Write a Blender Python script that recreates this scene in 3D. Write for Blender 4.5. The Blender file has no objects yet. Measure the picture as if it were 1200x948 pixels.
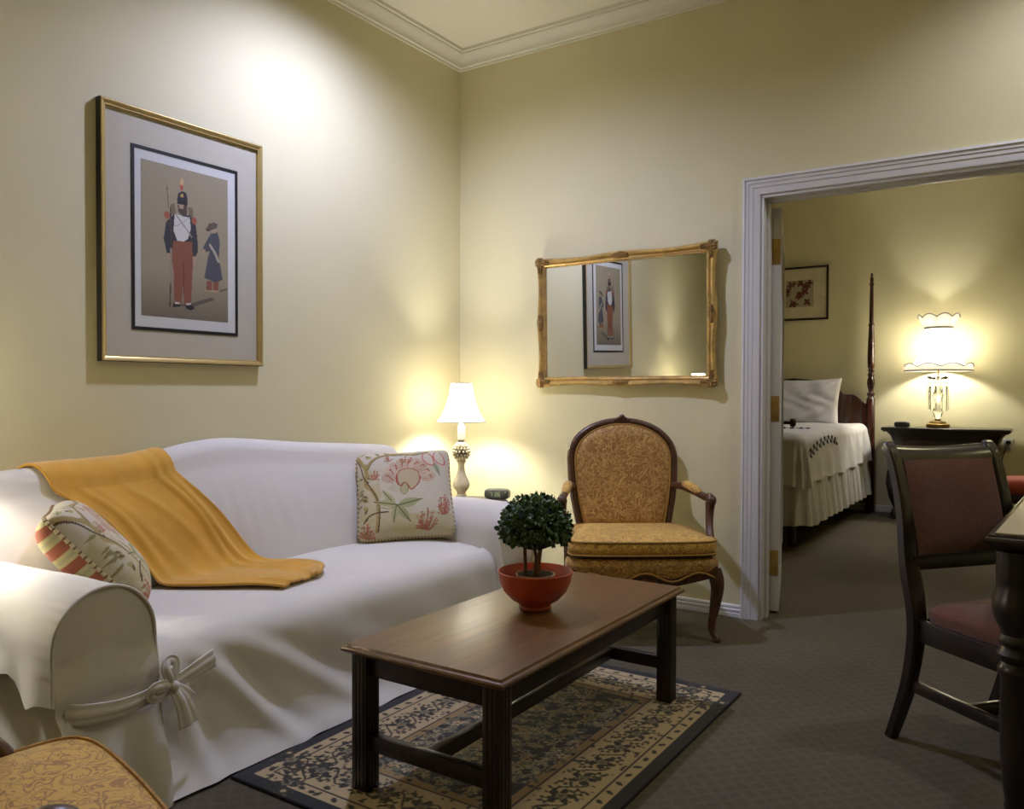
import bpy, bmesh, math, random
import numpy as np
from mathutils import Vector, Matrix
random.seed(7); np.random.seed(7)
C = bpy.context.scene.collection
sc = bpy.context.scene
# ------------------------------------------------------------------ camera, light, exposure
F, YAW, PIT, ROL = 951.62, 0.58564, 0.015922, 0.002294
_f = Vector((-math.sin(YAW)*math.cos(PIT), math.cos(YAW)*math.cos(PIT), -math.sin(PIT)))
_r = Vector((math.cos(YAW), math.sin(YAW), 0)); _u = _r.cross(_f)
_r2 = math.cos(ROL)*_r + math.sin(ROL)*_u; _u2 = -math.sin(ROL)*_r + math.cos(ROL)*_u
cam = bpy.data.objects.new('camera', bpy.data.cameras.new('camera')); C.objects.link(cam)
M = Matrix((_r2, _u2, -_f)).transposed().to_4x4(); M.translation = (3.10906, -4.08941, 1.15)
cam.matrix_world = M
cam.data.sensor_width = 36; cam.data.lens = F/1200*36; cam.data.clip_start = .05
sc.camera = cam
sc.view_settings.view_transform = 'Standard'; sc.view_settings.look = 'None'
sc.view_settings.exposure = 0.14; sc.view_settings.gamma = 1; sc.view_settings.use_curve_mapping = False
w = bpy.data.worlds.new('world'); sc.world = w; w.use_nodes = True
w.node_tree.nodes['Background'].inputs[0].default_value = (.5, .45, .35, 1)
w.node_tree.nodes['Background'].inputs[1].default_value = 0.0

def spot(loc, power, col, size=150, blend=1.0, rad=.05, aim=None):  # serves the recessed downlights and the added fill spots alike
    l = bpy.data.lights.new('downlight_or_fill', 'SPOT'); l.energy = power; l.color = col
    l.spot_size = math.radians(size); l.spot_blend = blend; l.shadow_soft_size = rad
    o = bpy.data.objects.new('downlight_or_fill', l); o.location = loc; C.objects.link(o)
    if aim: o.rotation_euler = (Vector(aim)-Vector(loc)).to_track_quat('-Z', 'Y').to_euler()
    return o
def bulb(loc, power, col, rad=.035):
    l = bpy.data.lights.new('bulb', 'POINT'); l.energy = power; l.color = col; l.shadow_soft_size = rad
    o = bpy.data.objects.new('bulb', l); o.location = loc; C.objects.link(o); return o
COOL = (.57, .62, 1.0); WARM = (1, .92, .54); BULB = (1, .965, .90)
spot((.72, -1.38, 3.21), 178, COOL, 158)          # recessed downlight over the sofa
spot((3.3, -.62, 3.21), 55, (.80, .82, 1.0), 150)          # recessed downlight by the doorway
spot((2.5, -2.6, 3.21), 20, WARM, 165)           # added warm fill on the camera side of the coffee table, no fitting
spot((5.0, -.85, 3.21), 34, WARM, 165)           # added warm fill high on the dining side, no fitting
spot((1.75, 2.9, 3.21), 45, (.74, .76, 1.0), 95)    # recessed downlight over the bed
spot((3.7, 2.3, 3.21), 48, WARM, 165)            # added warm fill under the bedroom ceiling
LAMP_W, BED_W = 44, 36

# ------------------------------------------------------------------ helpers
def lin(h):
    v = [int(h[i:i+2], 16)/255 for i in (0, 2, 4)]
    return tuple(((x+.055)/1.055)**2.4 if x > .04045 else x/12.92 for x in v)
def new_mat(name):
    m = bpy.data.materials.new(name); m.use_nodes = True
    return m, m.node_tree.nodes, m.node_tree.links, m.node_tree.nodes['Principled BSDF']
def coords(n, l, scale=(1, 1, 1), rot=(0, 0, 0), kind='Object'):
    t = n.new('ShaderNodeTexCoord'); mp = n.new('ShaderNodeMapping')
    mp.inputs['Scale'].default_value = scale; mp.inputs['Rotation'].default_value = rot
    l.new(t.outputs[kind], mp.inputs[0]); return mp.outputs[0]
def ramp(n, l, src, stops):
    r = n.new('ShaderNodeValToRGB'); e = r.color_ramp.elements
    while len(e) < len(stops): e.new(.5)
    for el, (p, c) in zip(e, stops): el.position = p; el.color = (*c, 1)
    l.new(src, r.inputs[0]); return r.outputs[0]
def noise(n, l, vec, scale, detail=3, rough=.5, dist=0):
    t = n.new('ShaderNodeTexNoise'); t.inputs['Scale'].default_value = scale
    t.inputs['Detail'].default_value = detail; t.inputs['Roughness'].default_value = rough
    t.inputs['Distortion'].default_value = dist; l.new(vec, t.inputs['Vector']); return t.outputs['Fac']
def math_(n, l, op, a, b=None):
    t = n.new('ShaderNodeMath'); t.operation = op
    for i, v in enumerate((a, b)):
        if v is None: continue
        if isinstance(v, (int, float)): t.inputs[i].default_value = v
        else: l.new(v, t.inputs[i])
    return t.outputs[0]
def bump(n, l, b, h, strength=.3, dist=.002):
    t = n.new('ShaderNodeBump'); t.inputs['Strength'].default_value = strength
    t.inputs['Distance'].default_value = dist; l.new(h, t.inputs['Height']); l.new(t.outputs[0], b.inputs['Normal'])
def mat(name, col, rough=.5, metal=0, var=.08, vscale=12, bmp=0, bscale=200, coat=0, sheen=0, stretch=(1, 1, 1), bdist=.001):
    m, n, l, b = new_mat(name); c = lin(col) if isinstance(col, str) else col
    v = coords(n, l, stretch)
    f = noise(n, l, v, vscale, 4, .55)
    l.new(ramp(n, l, f, [(.3, tuple(x*(1-var) for x in c)), (.7, tuple(min(1, x*(1+var)) for x in c))]), b.inputs['Base Color'])
    b.inputs['Roughness'].default_value = rough; b.inputs['Metallic'].default_value = metal
    b.inputs['Coat Weight'].default_value = coat; b.inputs['Sheen Weight'].default_value = sheen
    if bmp: bump(n, l, b, noise(n, l, v, bscale, 2), bmp, bdist)
    return m
def attr_mat(name, rough=.8, bmp=.3, bscale=500, sheen=0, coat=0):
    m, n, l, b = new_mat(name); a = n.new('ShaderNodeVertexColor'); a.layer_name = 'paint'
    l.new(a.outputs['Color'], b.inputs['Base Color']); b.inputs['Roughness'].default_value = rough
    b.inputs['Sheen Weight'].default_value = sheen; b.inputs['Coat Weight'].default_value = coat
    v = coords(n, l); bump(n, l, b, noise(n, l, v, bscale, 2), bmp, .001)
    return m
def damask(name, dark, light, scale=26):
    m, n, l, b = new_mat(name); v = coords(n, l)
    a = noise(n, l, v, scale, .3, .4, 2.4); c = noise(n, l, v, scale*1.6, 0, .4, 3.2)
    ab = lambda x, q: math_(n, l, 'ABSOLUTE', math_(n, l, 'SUBTRACT', x, q))
    k = math_(n, l, 'MINIMUM', math_(n, l, 'MINIMUM', ab(a, .47), ab(a, .60)), ab(c, .40))
    l.new(ramp(n, l, k, [(.022, lin(light)), (.034, lin(dark))]), b.inputs['Base Color'])
    b.inputs['Roughness'].default_value = .62; b.inputs['Sheen Weight'].default_value = .25
    h = math_(n, l, 'ADD', math_(n, l, 'MULTIPLY', k, -4), math_(n, l, 'MULTIPLY', noise(n, l, v, 600, 1), .4))
    bump(n, l, b, h, .35, .002); return m
def wood(name, dark, light, rough=.35, axis=(1, 14, 14), scale=3, coat=.3):
    m, n, l, b = new_mat(name); v = coords(n, l, axis)
    f = noise(n, l, v, scale, 6, .6, .6)
    l.new(ramp(n, l, f, [(.3, lin(dark)), (.72, lin(light))]), b.inputs['Base Color'])
    b.inputs['Roughness'].default_value = rough; b.inputs['Coat Weight'].default_value = coat
    b.inputs['Coat Roughness'].default_value = .25
    bump(n, l, b, f, .08, .001); return m

class MB:
    def __init__(s): s.v = []; s.f = []; s.m = []
    def add(s, v, f, m=0):
        o = len(s.v); s.v += [tuple(map(float, p)) for p in v]; s.f += [tuple(i+o for i in q) for q in f]; s.m += [m]*len(f); return s
    def box(s, x0, x1, y0, y1, z0, z1, bev=0, m=0, seg=2, fn=None):
        bm = bmesh.new(); bmesh.ops.create_cube(bm, size=1)
        for v in bm.verts: v.co = Vector(((x0+x1)/2+v.co.x*(x1-x0), (y0+y1)/2+v.co.y*(y1-y0), (z0+z1)/2+v.co.z*(z1-z0)))
        if bev: bmesh.ops.bevel(bm, geom=bm.edges[:], offset=bev, segments=seg, affect='EDGES', profile=.5)
        bm.verts.index_update(); vs = [v.co[:] for v in bm.verts]
        if fn: vs = [fn(*p) for p in vs]
        s.add(vs, [[v.index for v in f.verts] for f in bm.faces], m); bm.free(); return s
    def grid(s, P, m=0, cu=False, cv=False):
        P = np.asarray(P, float); a, b = P.shape[:2]; fs = []
        for i in range(a-(0 if cu else 1)):
            for j in range(b-(0 if cv else 1)):
                i2, j2 = (i+1) % a, (j+1) % b
                fs.append((i*b+j, i*b+j2, i2*b+j2, i2*b+j))
        return s.add(P.reshape(-1, 3), fs, m)
    def lathe(s, prof, n=24, o=(0, 0, 0), m=0, fn=None):
        P = []
        for r, z in prof:
            P.append([(o[0]+r*math.cos(2*math.pi*k/n), o[1]+r*math.sin(2*math.pi*k/n), o[2]+z) for k in range(n)])
        if fn: P = [[fn(*p) for p in row] for row in P]
        return s.grid(P, m, cv=True)
    def tube(s, pts, r, n=8, m=0, sec=None, closed=False, up=(0, 0, 1), cap=True):
        pts = [Vector(p) for p in pts]; N = len(pts); rows = []
        if not hasattr(r, '__len__'): r = [r]*N
        if sec is None: sec = [(math.cos(2*math.pi*k/n), math.sin(2*math.pi*k/n)) for k in range(n)]
        pu = Vector(up)
        for i, p in enumerate(pts):
            a = pts[i-1] if (i or closed) else p; b = pts[(i+1) % N] if (i < N-1 or closed) else p
            t = (b-a).normalized(); x = t.cross(pu)
            if x.length < 1e-3: x = t.cross(Vector((1, 0, 0)) if abs(t.x) < .9 else Vector((0, 1, 0)))
            x.normalize(); y = x.cross(t).normalized(); pu = y if closed or True else pu
            rr = r[i] if hasattr(r[i], '__len__') else (r[i], r[i])
            rows.append([tuple(p+x*c*rr[0]+y*d*rr[1]) for c, d in sec])
        s.grid(rows, m, cu=closed, cv=True)
        if cap and not closed:
            o = len(s.v)-len(rows)*len(sec); k = len(sec)
            s.f += [tuple(range(o, o+k)), tuple(range(len(s.v)-1, len(s.v)-1-k, -1))]; s.m += [m, m]
        return s
    def ball(s, c, r, n=10, m=0):
        r = r if hasattr(r, '__len__') else (r, r, r)
        P = [[(c[0]+r[0]*math.sin(math.pi*i/(n//2+1))*math.cos(2*math.pi*k/n), c[1]+r[1]*math.sin(math.pi*i/(n//2+1))*math.sin(2*math.pi*k/n),
               c[2]+r[2]*math.cos(math.pi*i/(n//2+1))) for k in range(n)] for i in range(n//2+2)]
        return s.grid(P, m, cv=True)
    def obj(s, name, mats, parent=None, smooth=True, angle=40, loc=None):
        me = bpy.data.meshes.new(name); me.from_pydata(s.v, [], s.f)
        for x in (mats if isinstance(mats, (list, tuple)) else [mats]): me.materials.append(x)
        me.polygons.foreach_set('material_index', s.m)
        bm = bmesh.new(); bm.from_mesh(me); bmesh.ops.remove_doubles(bm, verts=bm.verts, dist=1e-5)
        bmesh.ops.recalc_face_normals(bm, faces=bm.faces); bm.to_mesh(me); bm.free()
        if smooth: me.shade_smooth(); me.set_sharp_from_angle(angle=math.radians(angle))
        o = bpy.data.objects.new(name, me); C.objects.link(o)
        if parent: o.parent = parent
        if loc: o.location = loc
        return o
def catmull(P, n=6):
    P = [np.array(p, float) for p in P]; out = []
    for i in range(len(P)-1):
        a = P[max(i-1, 0)]; b = P[i]; c = P[i+1]; d = P[min(i+2, len(P)-1)]
        for k in range(n):
            t = k/n; out.append(.5*((2*b)+(c-a)*t+(2*a-5*b+4*c-d)*t*t+(3*b-a-3*c+d)*t**3))
    out.append(P[-1]); return out
def thing(name, label, cat, loc=(0, 0, 0), rz=0, group=None):
    o = bpy.data.objects.new(name, None); o.empty_display_size = .1; C.objects.link(o); o.location = loc; o.rotation_euler = (0, 0, rz)
    o['label'] = label; o['category'] = cat
    if group: o['group'] = group
    return o
def tag(o, label, cat, group=None):
    o['label'] = label; o['category'] = cat
    if group: o['group'] = group
    return o
def struct(o): o['kind'] = 'structure'; return o
def copy_tree(o, parent=None):
    c = o.copy(); C.objects.link(c)
    if parent: c.parent = parent
    for ch in list(o.children): copy_tree(ch, c)
    return c

class Canvas:                                    # a small painter: the pattern woven or printed on a cloth, as vertex colour
    def __init__(s, w, h, W, H, bg):
        s.w, s.h = w, h; s.X, s.Y = np.meshgrid(np.linspace(0, W, w), np.linspace(0, H, h)); s.c = np.zeros((h, w, 3)); s.c[:] = lin(bg)
    def put(s, mask, col, a=1.0):
        m = (mask*a)[..., None] if mask.dtype != bool else (mask.astype(float)*a)[..., None]
        s.c = s.c*(1-m)+np.array(lin(col))*m
    def poly(s, P, col, a=1.0):
        ins = np.zeros(s.X.shape, bool); P = list(P)
        for (x0, y0), (x1, y1) in zip(P, P[1:]+P[:1]):
            if y0 == y1: continue
            ins ^= ((s.Y > y0) != (s.Y > y1)) & (s.X < (x1-x0)*(s.Y-y0)/(y1-y0)+x0)
        s.put(ins, col, a)
    def ell(s, cx, cy, rx, ry, col, ang=0, a=1.0):
        c, d = math.cos(ang), math.sin(ang); x = (s.X-cx)*c+(s.Y-cy)*d; y = -(s.X-cx)*d+(s.Y-cy)*c
        s.put((x/rx)**2+(y/ry)**2 < 1, col, a)
    def line(s, P, wd, col, a=1.0, smooth=True):
        P = catmull([(*p, 0) for p in P], 8) if smooth and len(P) > 2 else P; D = np.full(s.X.shape, 1e9)
        for p, q in zip(P, P[1:]):
            dx, dy = q[0]-p[0], q[1]-p[1]; L = dx*dx+dy*dy+1e-12
            t = np.clip(((s.X-p[0])*dx+(s.Y-p[1])*dy)/L, 0, 1); D = np.minimum(D, np.hypot(s.X-p[0]-t*dx, s.Y-p[1]-t*dy))
        s.put(D < wd/2, col, a)
    def leaf(s, x, y, L, ang, col, wd=.35, vein=None):
        t = np.linspace(0, 1, 12); up = [(q*L, wd*L*.5*math.sin(math.pi*q**.8)) for q in t]
        pts = up+[(a, -b) for a, b in up[::-1]]; c, d = math.cos(ang), math.sin(ang)
        s.poly([(x+a*c-b*d, y+a*d+b*c) for a, b in pts], col)
        if vein: s.line([(x, y), (x+L*c, y+L*d)], L*.06, vein, smooth=False)
    def apply(s, o):                             # onto a mesh whose vertices run row by row like the canvas
        at = o.data.color_attributes.new('paint', 'FLOAT_COLOR', 'POINT')
        d = np.ones((s.h*s.w, 4), np.float32); d[:, :3] = s.c.reshape(-1, 3)
        at.data.foreach_set('color', d.ravel())
def raw_grid(P, name, m, parent=None, smooth=True):
    P = np.asarray(P, float); a, b = P.shape[:2]; me = bpy.data.meshes.new(name)
    i, j = np.meshgrid(np.arange(a-1), np.arange(b-1), indexing='ij'); q = (i*b+j).ravel()
    me.from_pydata(P.reshape(-1, 3).tolist(), [], np.stack([q, q+1, q+b+1, q+b], 1).tolist()); me.materials.append(m)
    if smooth: me.shade_smooth()
    o = bpy.data.objects.new(name, me); C.objects.link(o)
    if parent: o.parent = parent
    return o

# ------------------------------------------------------------------ materials
M_wall = mat('yellow_paint', 'dcd3a8', .75, var=.012, vscale=3, bmp=.06, bscale=260)
M_ceil = mat('ceiling_paint', 'e2dcc6', .85, var=.01, vscale=3)
M_trim = mat('white_gloss_paint', 'd8d5d2', .35, var=.015, vscale=8)
M_crown = mat('crown_paint', 'ded9c4', .5, var=.015, vscale=8)
def carpet():
    m, n, l, b = new_mat('woven_carpet')
    v = coords(n, l, (1, 1, 1), (0, 0, math.radians(45)))
    wv = []
    for ax in ((30, 0, 0), (0, 30, 0)):
        mp = n.new('ShaderNodeMapping'); mp.inputs['Scale'].default_value = (1, 1, 1); l.new(v, mp.inputs[0])
        t = n.new('ShaderNodeTexWave'); t.wave_type = 'BANDS'; t.bands_direction = 'X' if ax[0] else 'Y'
        t.inputs['Scale'].default_value = 7.2; t.inputs['Distortion'].default_value = 2.5; t.inputs['Detail'].default_value = 1
        t.inputs['Detail Scale'].default_value = 3; l.new(mp.outputs[0], t.inputs[0]); wv.append(t.outputs['Fac'])
    dia = math_(n, l, 'MAXIMUM', math_(n, l, 'POWER', wv[0], 6), math_(n, l, 'POWER', wv[1], 6))
    fz = noise(n, l, v, 420, 2, .7); big = noise(n, l, v, 1.3, 3)
    f = math_(n, l, 'ADD', math_(n, l, 'MULTIPLY', dia, .07), math_(n, l, 'ADD', math_(n, l, 'MULTIPLY', fz, .6), math_(n, l, 'MULTIPLY', big, .25)))
    l.new(ramp(n, l, f, [(.28, lin('3a3427')), (.72, lin('776b52'))]), b.inputs['Base Color']); b.inputs['Roughness'].default_value = .95
    bump(n, l, b, f, .6, .006); return m
M_carpet = carpet()
M_cloth = mat('white_slipcover_cotton', 'dbd5c9', .85, var=.02, vscale=6, bmp=.12, bscale=700, sheen=.15)
M_bedcloth = mat('white_bed_linen', 'd8d4d0', .8, var=.02, vscale=6, bmp=.1, bscale=500)
M_shadecloth, _n, _l, _b = new_mat('cream_shade_fabric')
_n.remove(_b); _d = _n.new('ShaderNodeBsdfDiffuse'); _t = _n.new('ShaderNodeBsdfTranslucent'); _x = _n.new('ShaderNodeMixShader')
_nz = noise(_n, _l, coords(_n, _l, (60, 60, 2)), 4)
_rc = ramp(_n, _l, _nz, [(.3, (.86, .82, .72)), (.7, (.93, .9, .82))]); _l.new(_rc, _d.inputs[0]); _l.new(_rc, _t.inputs[0]); _x.inputs[0].default_value = .62
_l.new(_d.outputs[0], _x.inputs[1]); _l.new(_t.outputs[0], _x.inputs[2]); _l.new(_x.outputs[0], _n['Material Output'].inputs[0])
M_yellow = mat('mustard_fleece', 'd49c28', .9, var=.08, vscale=9, bmp=.3, bscale=350, sheen=.5, bdist=.002)
M_darkwood = wood('dark_walnut', '241710', '3a261a', .3)
M_table = wood('coffee_table_cherry', '543a1c', '76522a', .36, (14, 1, 14), 2.2, .12)
M_tablelegs = wood('coffee_table_frame', '1e130d', '30201a', .4, (14, 14, 1), 3, .2)
M_chairwood = wood('carved_walnut', '3a2213', '5f3a20', .38, (10, 10, 2), 4, .2)
M_espresso = wood('espresso_wood', '17110e', '2a1f19', .28, (10, 10, 1), 3, .4)
M_bedwood = wood('mahogany', '2a140d', '4c2616', .25, (12, 12, 1), 3, .5)
M_damask = damask('gold_damask', '96692a', 'c9a154', 15)
M_damask_light = damask('pale_gold_damask', 'd6ab48', 'a4742a', 15)
M_welt = mat('gold_welt_cord', 'a87e38', .7, var=.25, vscale=160)
M_redfab = mat('rust_chenille', '5c2f10', .9, var=.22, vscale=90, bmp=.5, bscale=300, sheen=.3, bdist=.002)
M_orange = mat('orange_red_velvet', 'a8401c', .8, var=.12, vscale=30, bmp=.3, bscale=300, sheen=.3)
M_gold = mat('antique_gold_leaf', 'c8a868', .36, .55, var=.25, vscale=22, bmp=.25, bscale=60, bdist=.002)
M_goldframe = mat('brushed_gold_frame', 'c4ab6c', .36, .55, var=.06, vscale=10, stretch=(20, 1, 1))
M_bronze = mat('dark_gilt_recess', '9c7c48', .42, .5, var=.35, vscale=40, bmp=.4, bscale=90, bdist=.002)
M_black = mat('black_lacquer', '14120f', .45)
M_brass = mat('brass', 'b09050', .38, .55, var=.15, vscale=30)
M_mirror, _n, _l, _b = new_mat('mirror_silver'); _b.inputs['Base Color'].default_value = (.88, .89, .86, 1); _b.inputs['Metallic'].default_value = 1; _b.inputs['Roughness'].default_value = .015
M_matboard = mat('cream_mat_board', 'b9b29c', .8, var=.02)
M_paper = mat('white_mat_board', 'c9c7bd', .8, var=.015)
M_print = attr_mat('printed_paper', .75, .05, 300, coat=.06)
M_crackle = mat('ivory_ceramic', 'cfc4a8', .35, var=.12, vscale=50)
M_pottery = mat('terracotta_red_glaze', 'b5441e', .4, var=.12, vscale=14, bmp=.15, bscale=40, stretch=(1, 1, 8), coat=.3)
M_innerpot = mat('pale_clay_pot', 'b9a288', .7)
M_soil = mat('potting_soil', '3a3020', .95, var=.4, vscale=120, bmp=.8, bscale=200, bdist=.004)
M_leaf = mat('boxwood_leaf', '3f5a28', .5, var=.45, vscale=55)
M_bark = mat('topiary_bark', '6e5538', .85, var=.3, vscale=60, bmp=.5, bscale=80, bdist=.003)
M_clock = mat('charcoal_plastic', '3a3d36', .35, var=.1)
M_bronzedark = mat('oil_rubbed_bronze', '2e261e', .4, .5)
M_glass, _n, _l, _b = new_mat('clear_glass'); _b.inputs['Transmission Weight'].default_value = 1; _b.inputs['Roughness'].default_value = .02; _b.inputs['IOR'].default_value = 1.5
_b.inputs['Base Color'].default_value = (.97, .98, .97, 1)
M_white = mat('white_plastic', 'd5d0c2', .4)
M_digit, _n, _l, _b = new_mat('clock_digits'); _b.inputs['Base Color'].default_value = (.2, .25, .12, 1); _b.inputs['Emission Color'].default_value = (.5, .62, .3, 1); _b.inputs['Emission Strength'].default_value = .28
M_grey = mat('grey_shade_binding', '8a8478', .8)
M_pillow = attr_mat('printed_pillow_cotton', .85, .25, 600, .1)
M_rug = attr_mat('rug_pile', .95, .6, 400, .2)

# ------------------------------------------------------------------ room shell
H = 3.25; X1, Y0, YB = 5.6, -5.7, 4.4
struct(MB().add([(-.2, Y0-.2, 0), (X1+.2, Y0-.2, 0), (X1+.2, YB+.2, 0), (-.2, YB+.2, 0)], [(0, 1, 2, 3)]).obj('floor', M_carpet, smooth=False))
struct(MB().box(-.2, X1+.2, Y0-.2, YB+.2, H, H+.12).obj('ceiling', M_ceil, smooth=False))
struct(MB().box(-.15, 0, Y0-.15, .14, 0, H).obj('wall_left', M_wall, smooth=False))
DX0, DX1, DZ = 1.89, 3.72, 2.137
struct(MB().box(0, DX0, 0, .14, 0, H).box(DX1, X1, 0, .14, 0, H).box(DX0, DX1, 0, .14, DZ, H).obj('wall_back', M_wall, smooth=False))
struct(MB().box(X1, X1+.15, Y0-.15, YB+.15, 0, H).obj('wall_right', M_wall, smooth=False))
struct(MB().box(-.15, X1+.15, Y0-.15, Y0, 0, H).obj('wall_front', M_wall, smooth=False))
struct(MB().box(-.15, X1+.15, YB, YB+.15, 0, H).obj('wall_bedroom_back', M_wall, smooth=False))
struct(MB().box(-.15, 0, .14, YB, 0, H).obj('wall_bedroom_left', M_wall, smooth=False))
# crown moulding: one mitred profile round the sitting room
cp = [(0, 3.150), (.010, 3.150), (.012, 3.162), (.022, 3.166), (.024, 3.174), (.030, 3.186), (.046, 3.200), (.066, 3.214), (.074, 3.224), (.075, 3.232), (.088, 3.234), (.090, 3.25)]
P = [[(d, Y0, z) for d, z in cp], [(d, -d, z) for d, z in cp], [(X1, -d, z) for d, z in cp]]
struct(MB().grid(P).obj('trim_1', M_crown, angle=25))
# door casing, fluted
def casing(name, path_fn):
    prof = [(0, 0), (0, .024), (.012, .028), (.016, .022), (.030, .022), (.034, .018), (.050, .018), (.054, .014), (.078, .013), (.086, .010), (.086, 0)]
    rows = path_fn(prof); return struct(MB().grid(rows).obj(name, M_trim, angle=20))
casing('trim_2', lambda pr: [[(DX0-.086+a, -d, 0) for a, d in pr], [(DX0-.086+a, -d, DZ+.086-a) for a, d in pr],
                             [(DX1+.086-a, -d, DZ+.086-a) for a, d in pr], [(DX1+.086-a, -d, 0) for a, d in pr]])
jl = MB()
jl.box(DX0, DX0+.016, -.002, .142, 0, DZ-.016, .002).box(DX1-.016, DX1, -.002, .142, 0, DZ-.016, .002).box(DX0, DX1, -.002, .142, DZ-.016, DZ, .002)
jl.box(DX0+.016, DX0+.028, .05, .09, 0, DZ-.03, .002).box(DX1-.028, DX1-.016, .05, .09, 0, DZ-.03, .002).box(DX0+.016, DX1-.016, .05, .09, DZ-.03, DZ-.016, .002)
struct(jl.obj('trim_3', M_trim))
def baseb(name, pts, sg):
    pr = [(0, 0), (.014, 0), (.014, .018), (.011, .022), (.014, .026), (.014, .038), (.010, .042), (.012, .048), (.010, .058), (.004, .062), (0, .062)]
    rows = []
    for (x, y, nx, ny) in pts: rows.append([(x+nx*d, y+ny*d, z) for d, z in pr])
    return struct(MB().grid(rows).obj(name, M_trim, angle=20))
baseb('baseboard_back', [(.014, 0, 0, -1), (DX0-.087, 0, 0, -1)], 1)
baseb('baseboard_left', [(0, Y0, 1, 0), (0, 0, 1, 0)], 1)
baseb('baseboard_bedroom', [(0, YB, 0, -1), (X1, YB, 0, -1)], 1)

# open door into the bedroom, three brass hinges
dr = bpy.data.objects.new('door_1', None); C.objects.link(dr); struct(dr)
dr.location = (1.922, .165, 0); dr.rotation_euler = (0, 0, math.radians(14.3))
DW, DT, DH = .84, .050, 2.10                     # local: +Y along the leaf, X thickness -DT/2..DT/2
d = MB().box(-DT/2, DT/2, 0, .11, .012, DH, .003).box(-DT/2, DT/2, DW-.11, DW, .012, DH, .003).box(-DT/2, DT/2, .11, DW-.11, .012, .24, .003).box(-DT/2, DT/2, .11, DW-.11, DH-.12, DH, .003)
for k in range(1, 5): z = .24+(DH-.36)*k/5; d.box(-.014, .014, .11, DW-.11, z-.014, z+.014, .003)
d.box(-.014, .014, DW/2-.014, DW/2+.014, .24, DH-.12, .003)
for z0, z1 in ((.24, DH-.12),):
    for sx in (-1, 1): d.box(sx*.027-.004, sx*.027+.004, .10, .125, z0, z1, .003).box(sx*.027-.004, sx*.027+.004, DW-.125, DW-.10, z0, z1, .003)
d.obj('door_leaf', M_trim, dr)
MB().box(-.002, .002, .11, DW-.11, .24, DH-.12).obj('glass_panes', M_glass, dr, smooth=False)
for z in (.265, 1.065, 1.875):
    h = MB().box(-.022, .020, -.004, .0, z-.065, z+.065, .001).tube([(-.028, -.008, z-.067), (-.028, -.008, z+.067)], .008, 8)
    h.box(-.05, -.03, -.007, -.003, z-.065, z+.065, .001)
    for zz in (-.045, 0, .045): h.ball((.008-.006*(zz == 0), -.004, z+zz), (.004, .002, .004), 8)
    h.obj('hinge', M_brass, dr)
hk = MB().lathe([(.0, 0), (.026, 0), (.026, .006), (.010, .008), (.010, .04), (.022, .045), (.027, .06), (.020, .075), (0, .078)], 16)
for sx in (-1, 1):
    k = MB(); k.v = [(sx*(DT/2+z), DW-.06+x, .965+y) for x, y, z in hk.v]; k.f = hk.f; k.m = hk.m; k.obj('door_knob', M_bronzedark, dr)

# ------------------------------------------------------------------ sofa
YL, YR = -2.74, -1.01                            # inner faces of the two arms
def camel(y):
    ys = [-2.99, -2.9, -2.6, -2.33, -2.23, -2.06, -1.89, -1.69, -1.44, -1.11, -.88, -.78]; hs = [.86, .872, .884, .888, .902, .938, .952, .934, .908, .886, .868, .855]
    return float(np.interp(y, ys, hs))
CAM_Y = np.linspace(-2.99, -.78, 120); CAM_H = np.array([camel(y) for y in CAM_Y])
for _ in range(12): CAM_H[1:-1] = (CAM_H[:-2]+2*CAM_H[1:-1]+CAM_H[2:])/4
def hh(y): return float(np.interp(y, CAM_Y, CAM_H))
SEAT = [(.30, .425), (.40, .436), (.55, .447), (.70, .447), (.82, .438), (.88, .428), (.925, .412), (.955, .388), (.974, .355), (.986, .30), (1.000, .21), (1.018, .13), (1.048, .06), (1.092, .010)]
def seat_z(x): return float(np.interp(x, [p[0] for p in SEAT[:8]], [p[1] for p in SEAT[:8]]))
def back_front(y, z):                            # x of the back's front face
    h = hh(y); t = min(max((h-.08-z)/(h-.08-.44), 0), 1); return .23+.165*t+.022*math.sin(math.pi*t)
def folds(y, z):                                 # soft creases of the cover's front
    q = 0
    for y0, sl, a, wd in ((-2.60, 1.6, .016, .045), (-2.44, 2.6, .012, .06), (-2.68, .35, .012, .035), (-2.1, 2.2, .005, .10), (-1.6, 1.1, .004, .09), (-1.25, .7, .004, .07)):
        d = y-(y0+(.38-z)*sl*.55); q += a*math.exp(-(d/wd)**2)-a*.6*math.exp(-((d-wd*1.6)/wd)**2)
    return q*min(1, max(0, (.40-z)/.12))*min(1, (z+.05)/.12)
sofa = thing('sofa', 'white slipcovered camelback sofa with rolled arms along the left wall', 'sofa', (.55, -1.875, 0))
def loc_sofa(o): o.location = (-.55, 1.875, 0); return o
rows = []
for y in np.linspace(YL-.01, YR+.01, 150):
    r = []
    for i, (x, z) in enumerate(catmull([(a, b, 0) for a, b in SEAT], 4) and [(p[0], p[1]) for p in catmull([(a, b, 0) for a, b in SEAT], 4)]):
        dz = .004*math.sin(y*9+x*7)*math.sin(x*5) if x < .85 else 0
        e = max(0, 1-(y-YL)/.10)+max(0, 1-(YR-y)/.10)
        r.append((x+folds(y, z)*(x > .95), y, z+dz-.012*e*(x < .9)))
    rows.append(r)
loc_sofa(MB().grid(rows).obj('seat', M_cloth, sofa, angle=70))
rows = []
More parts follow.
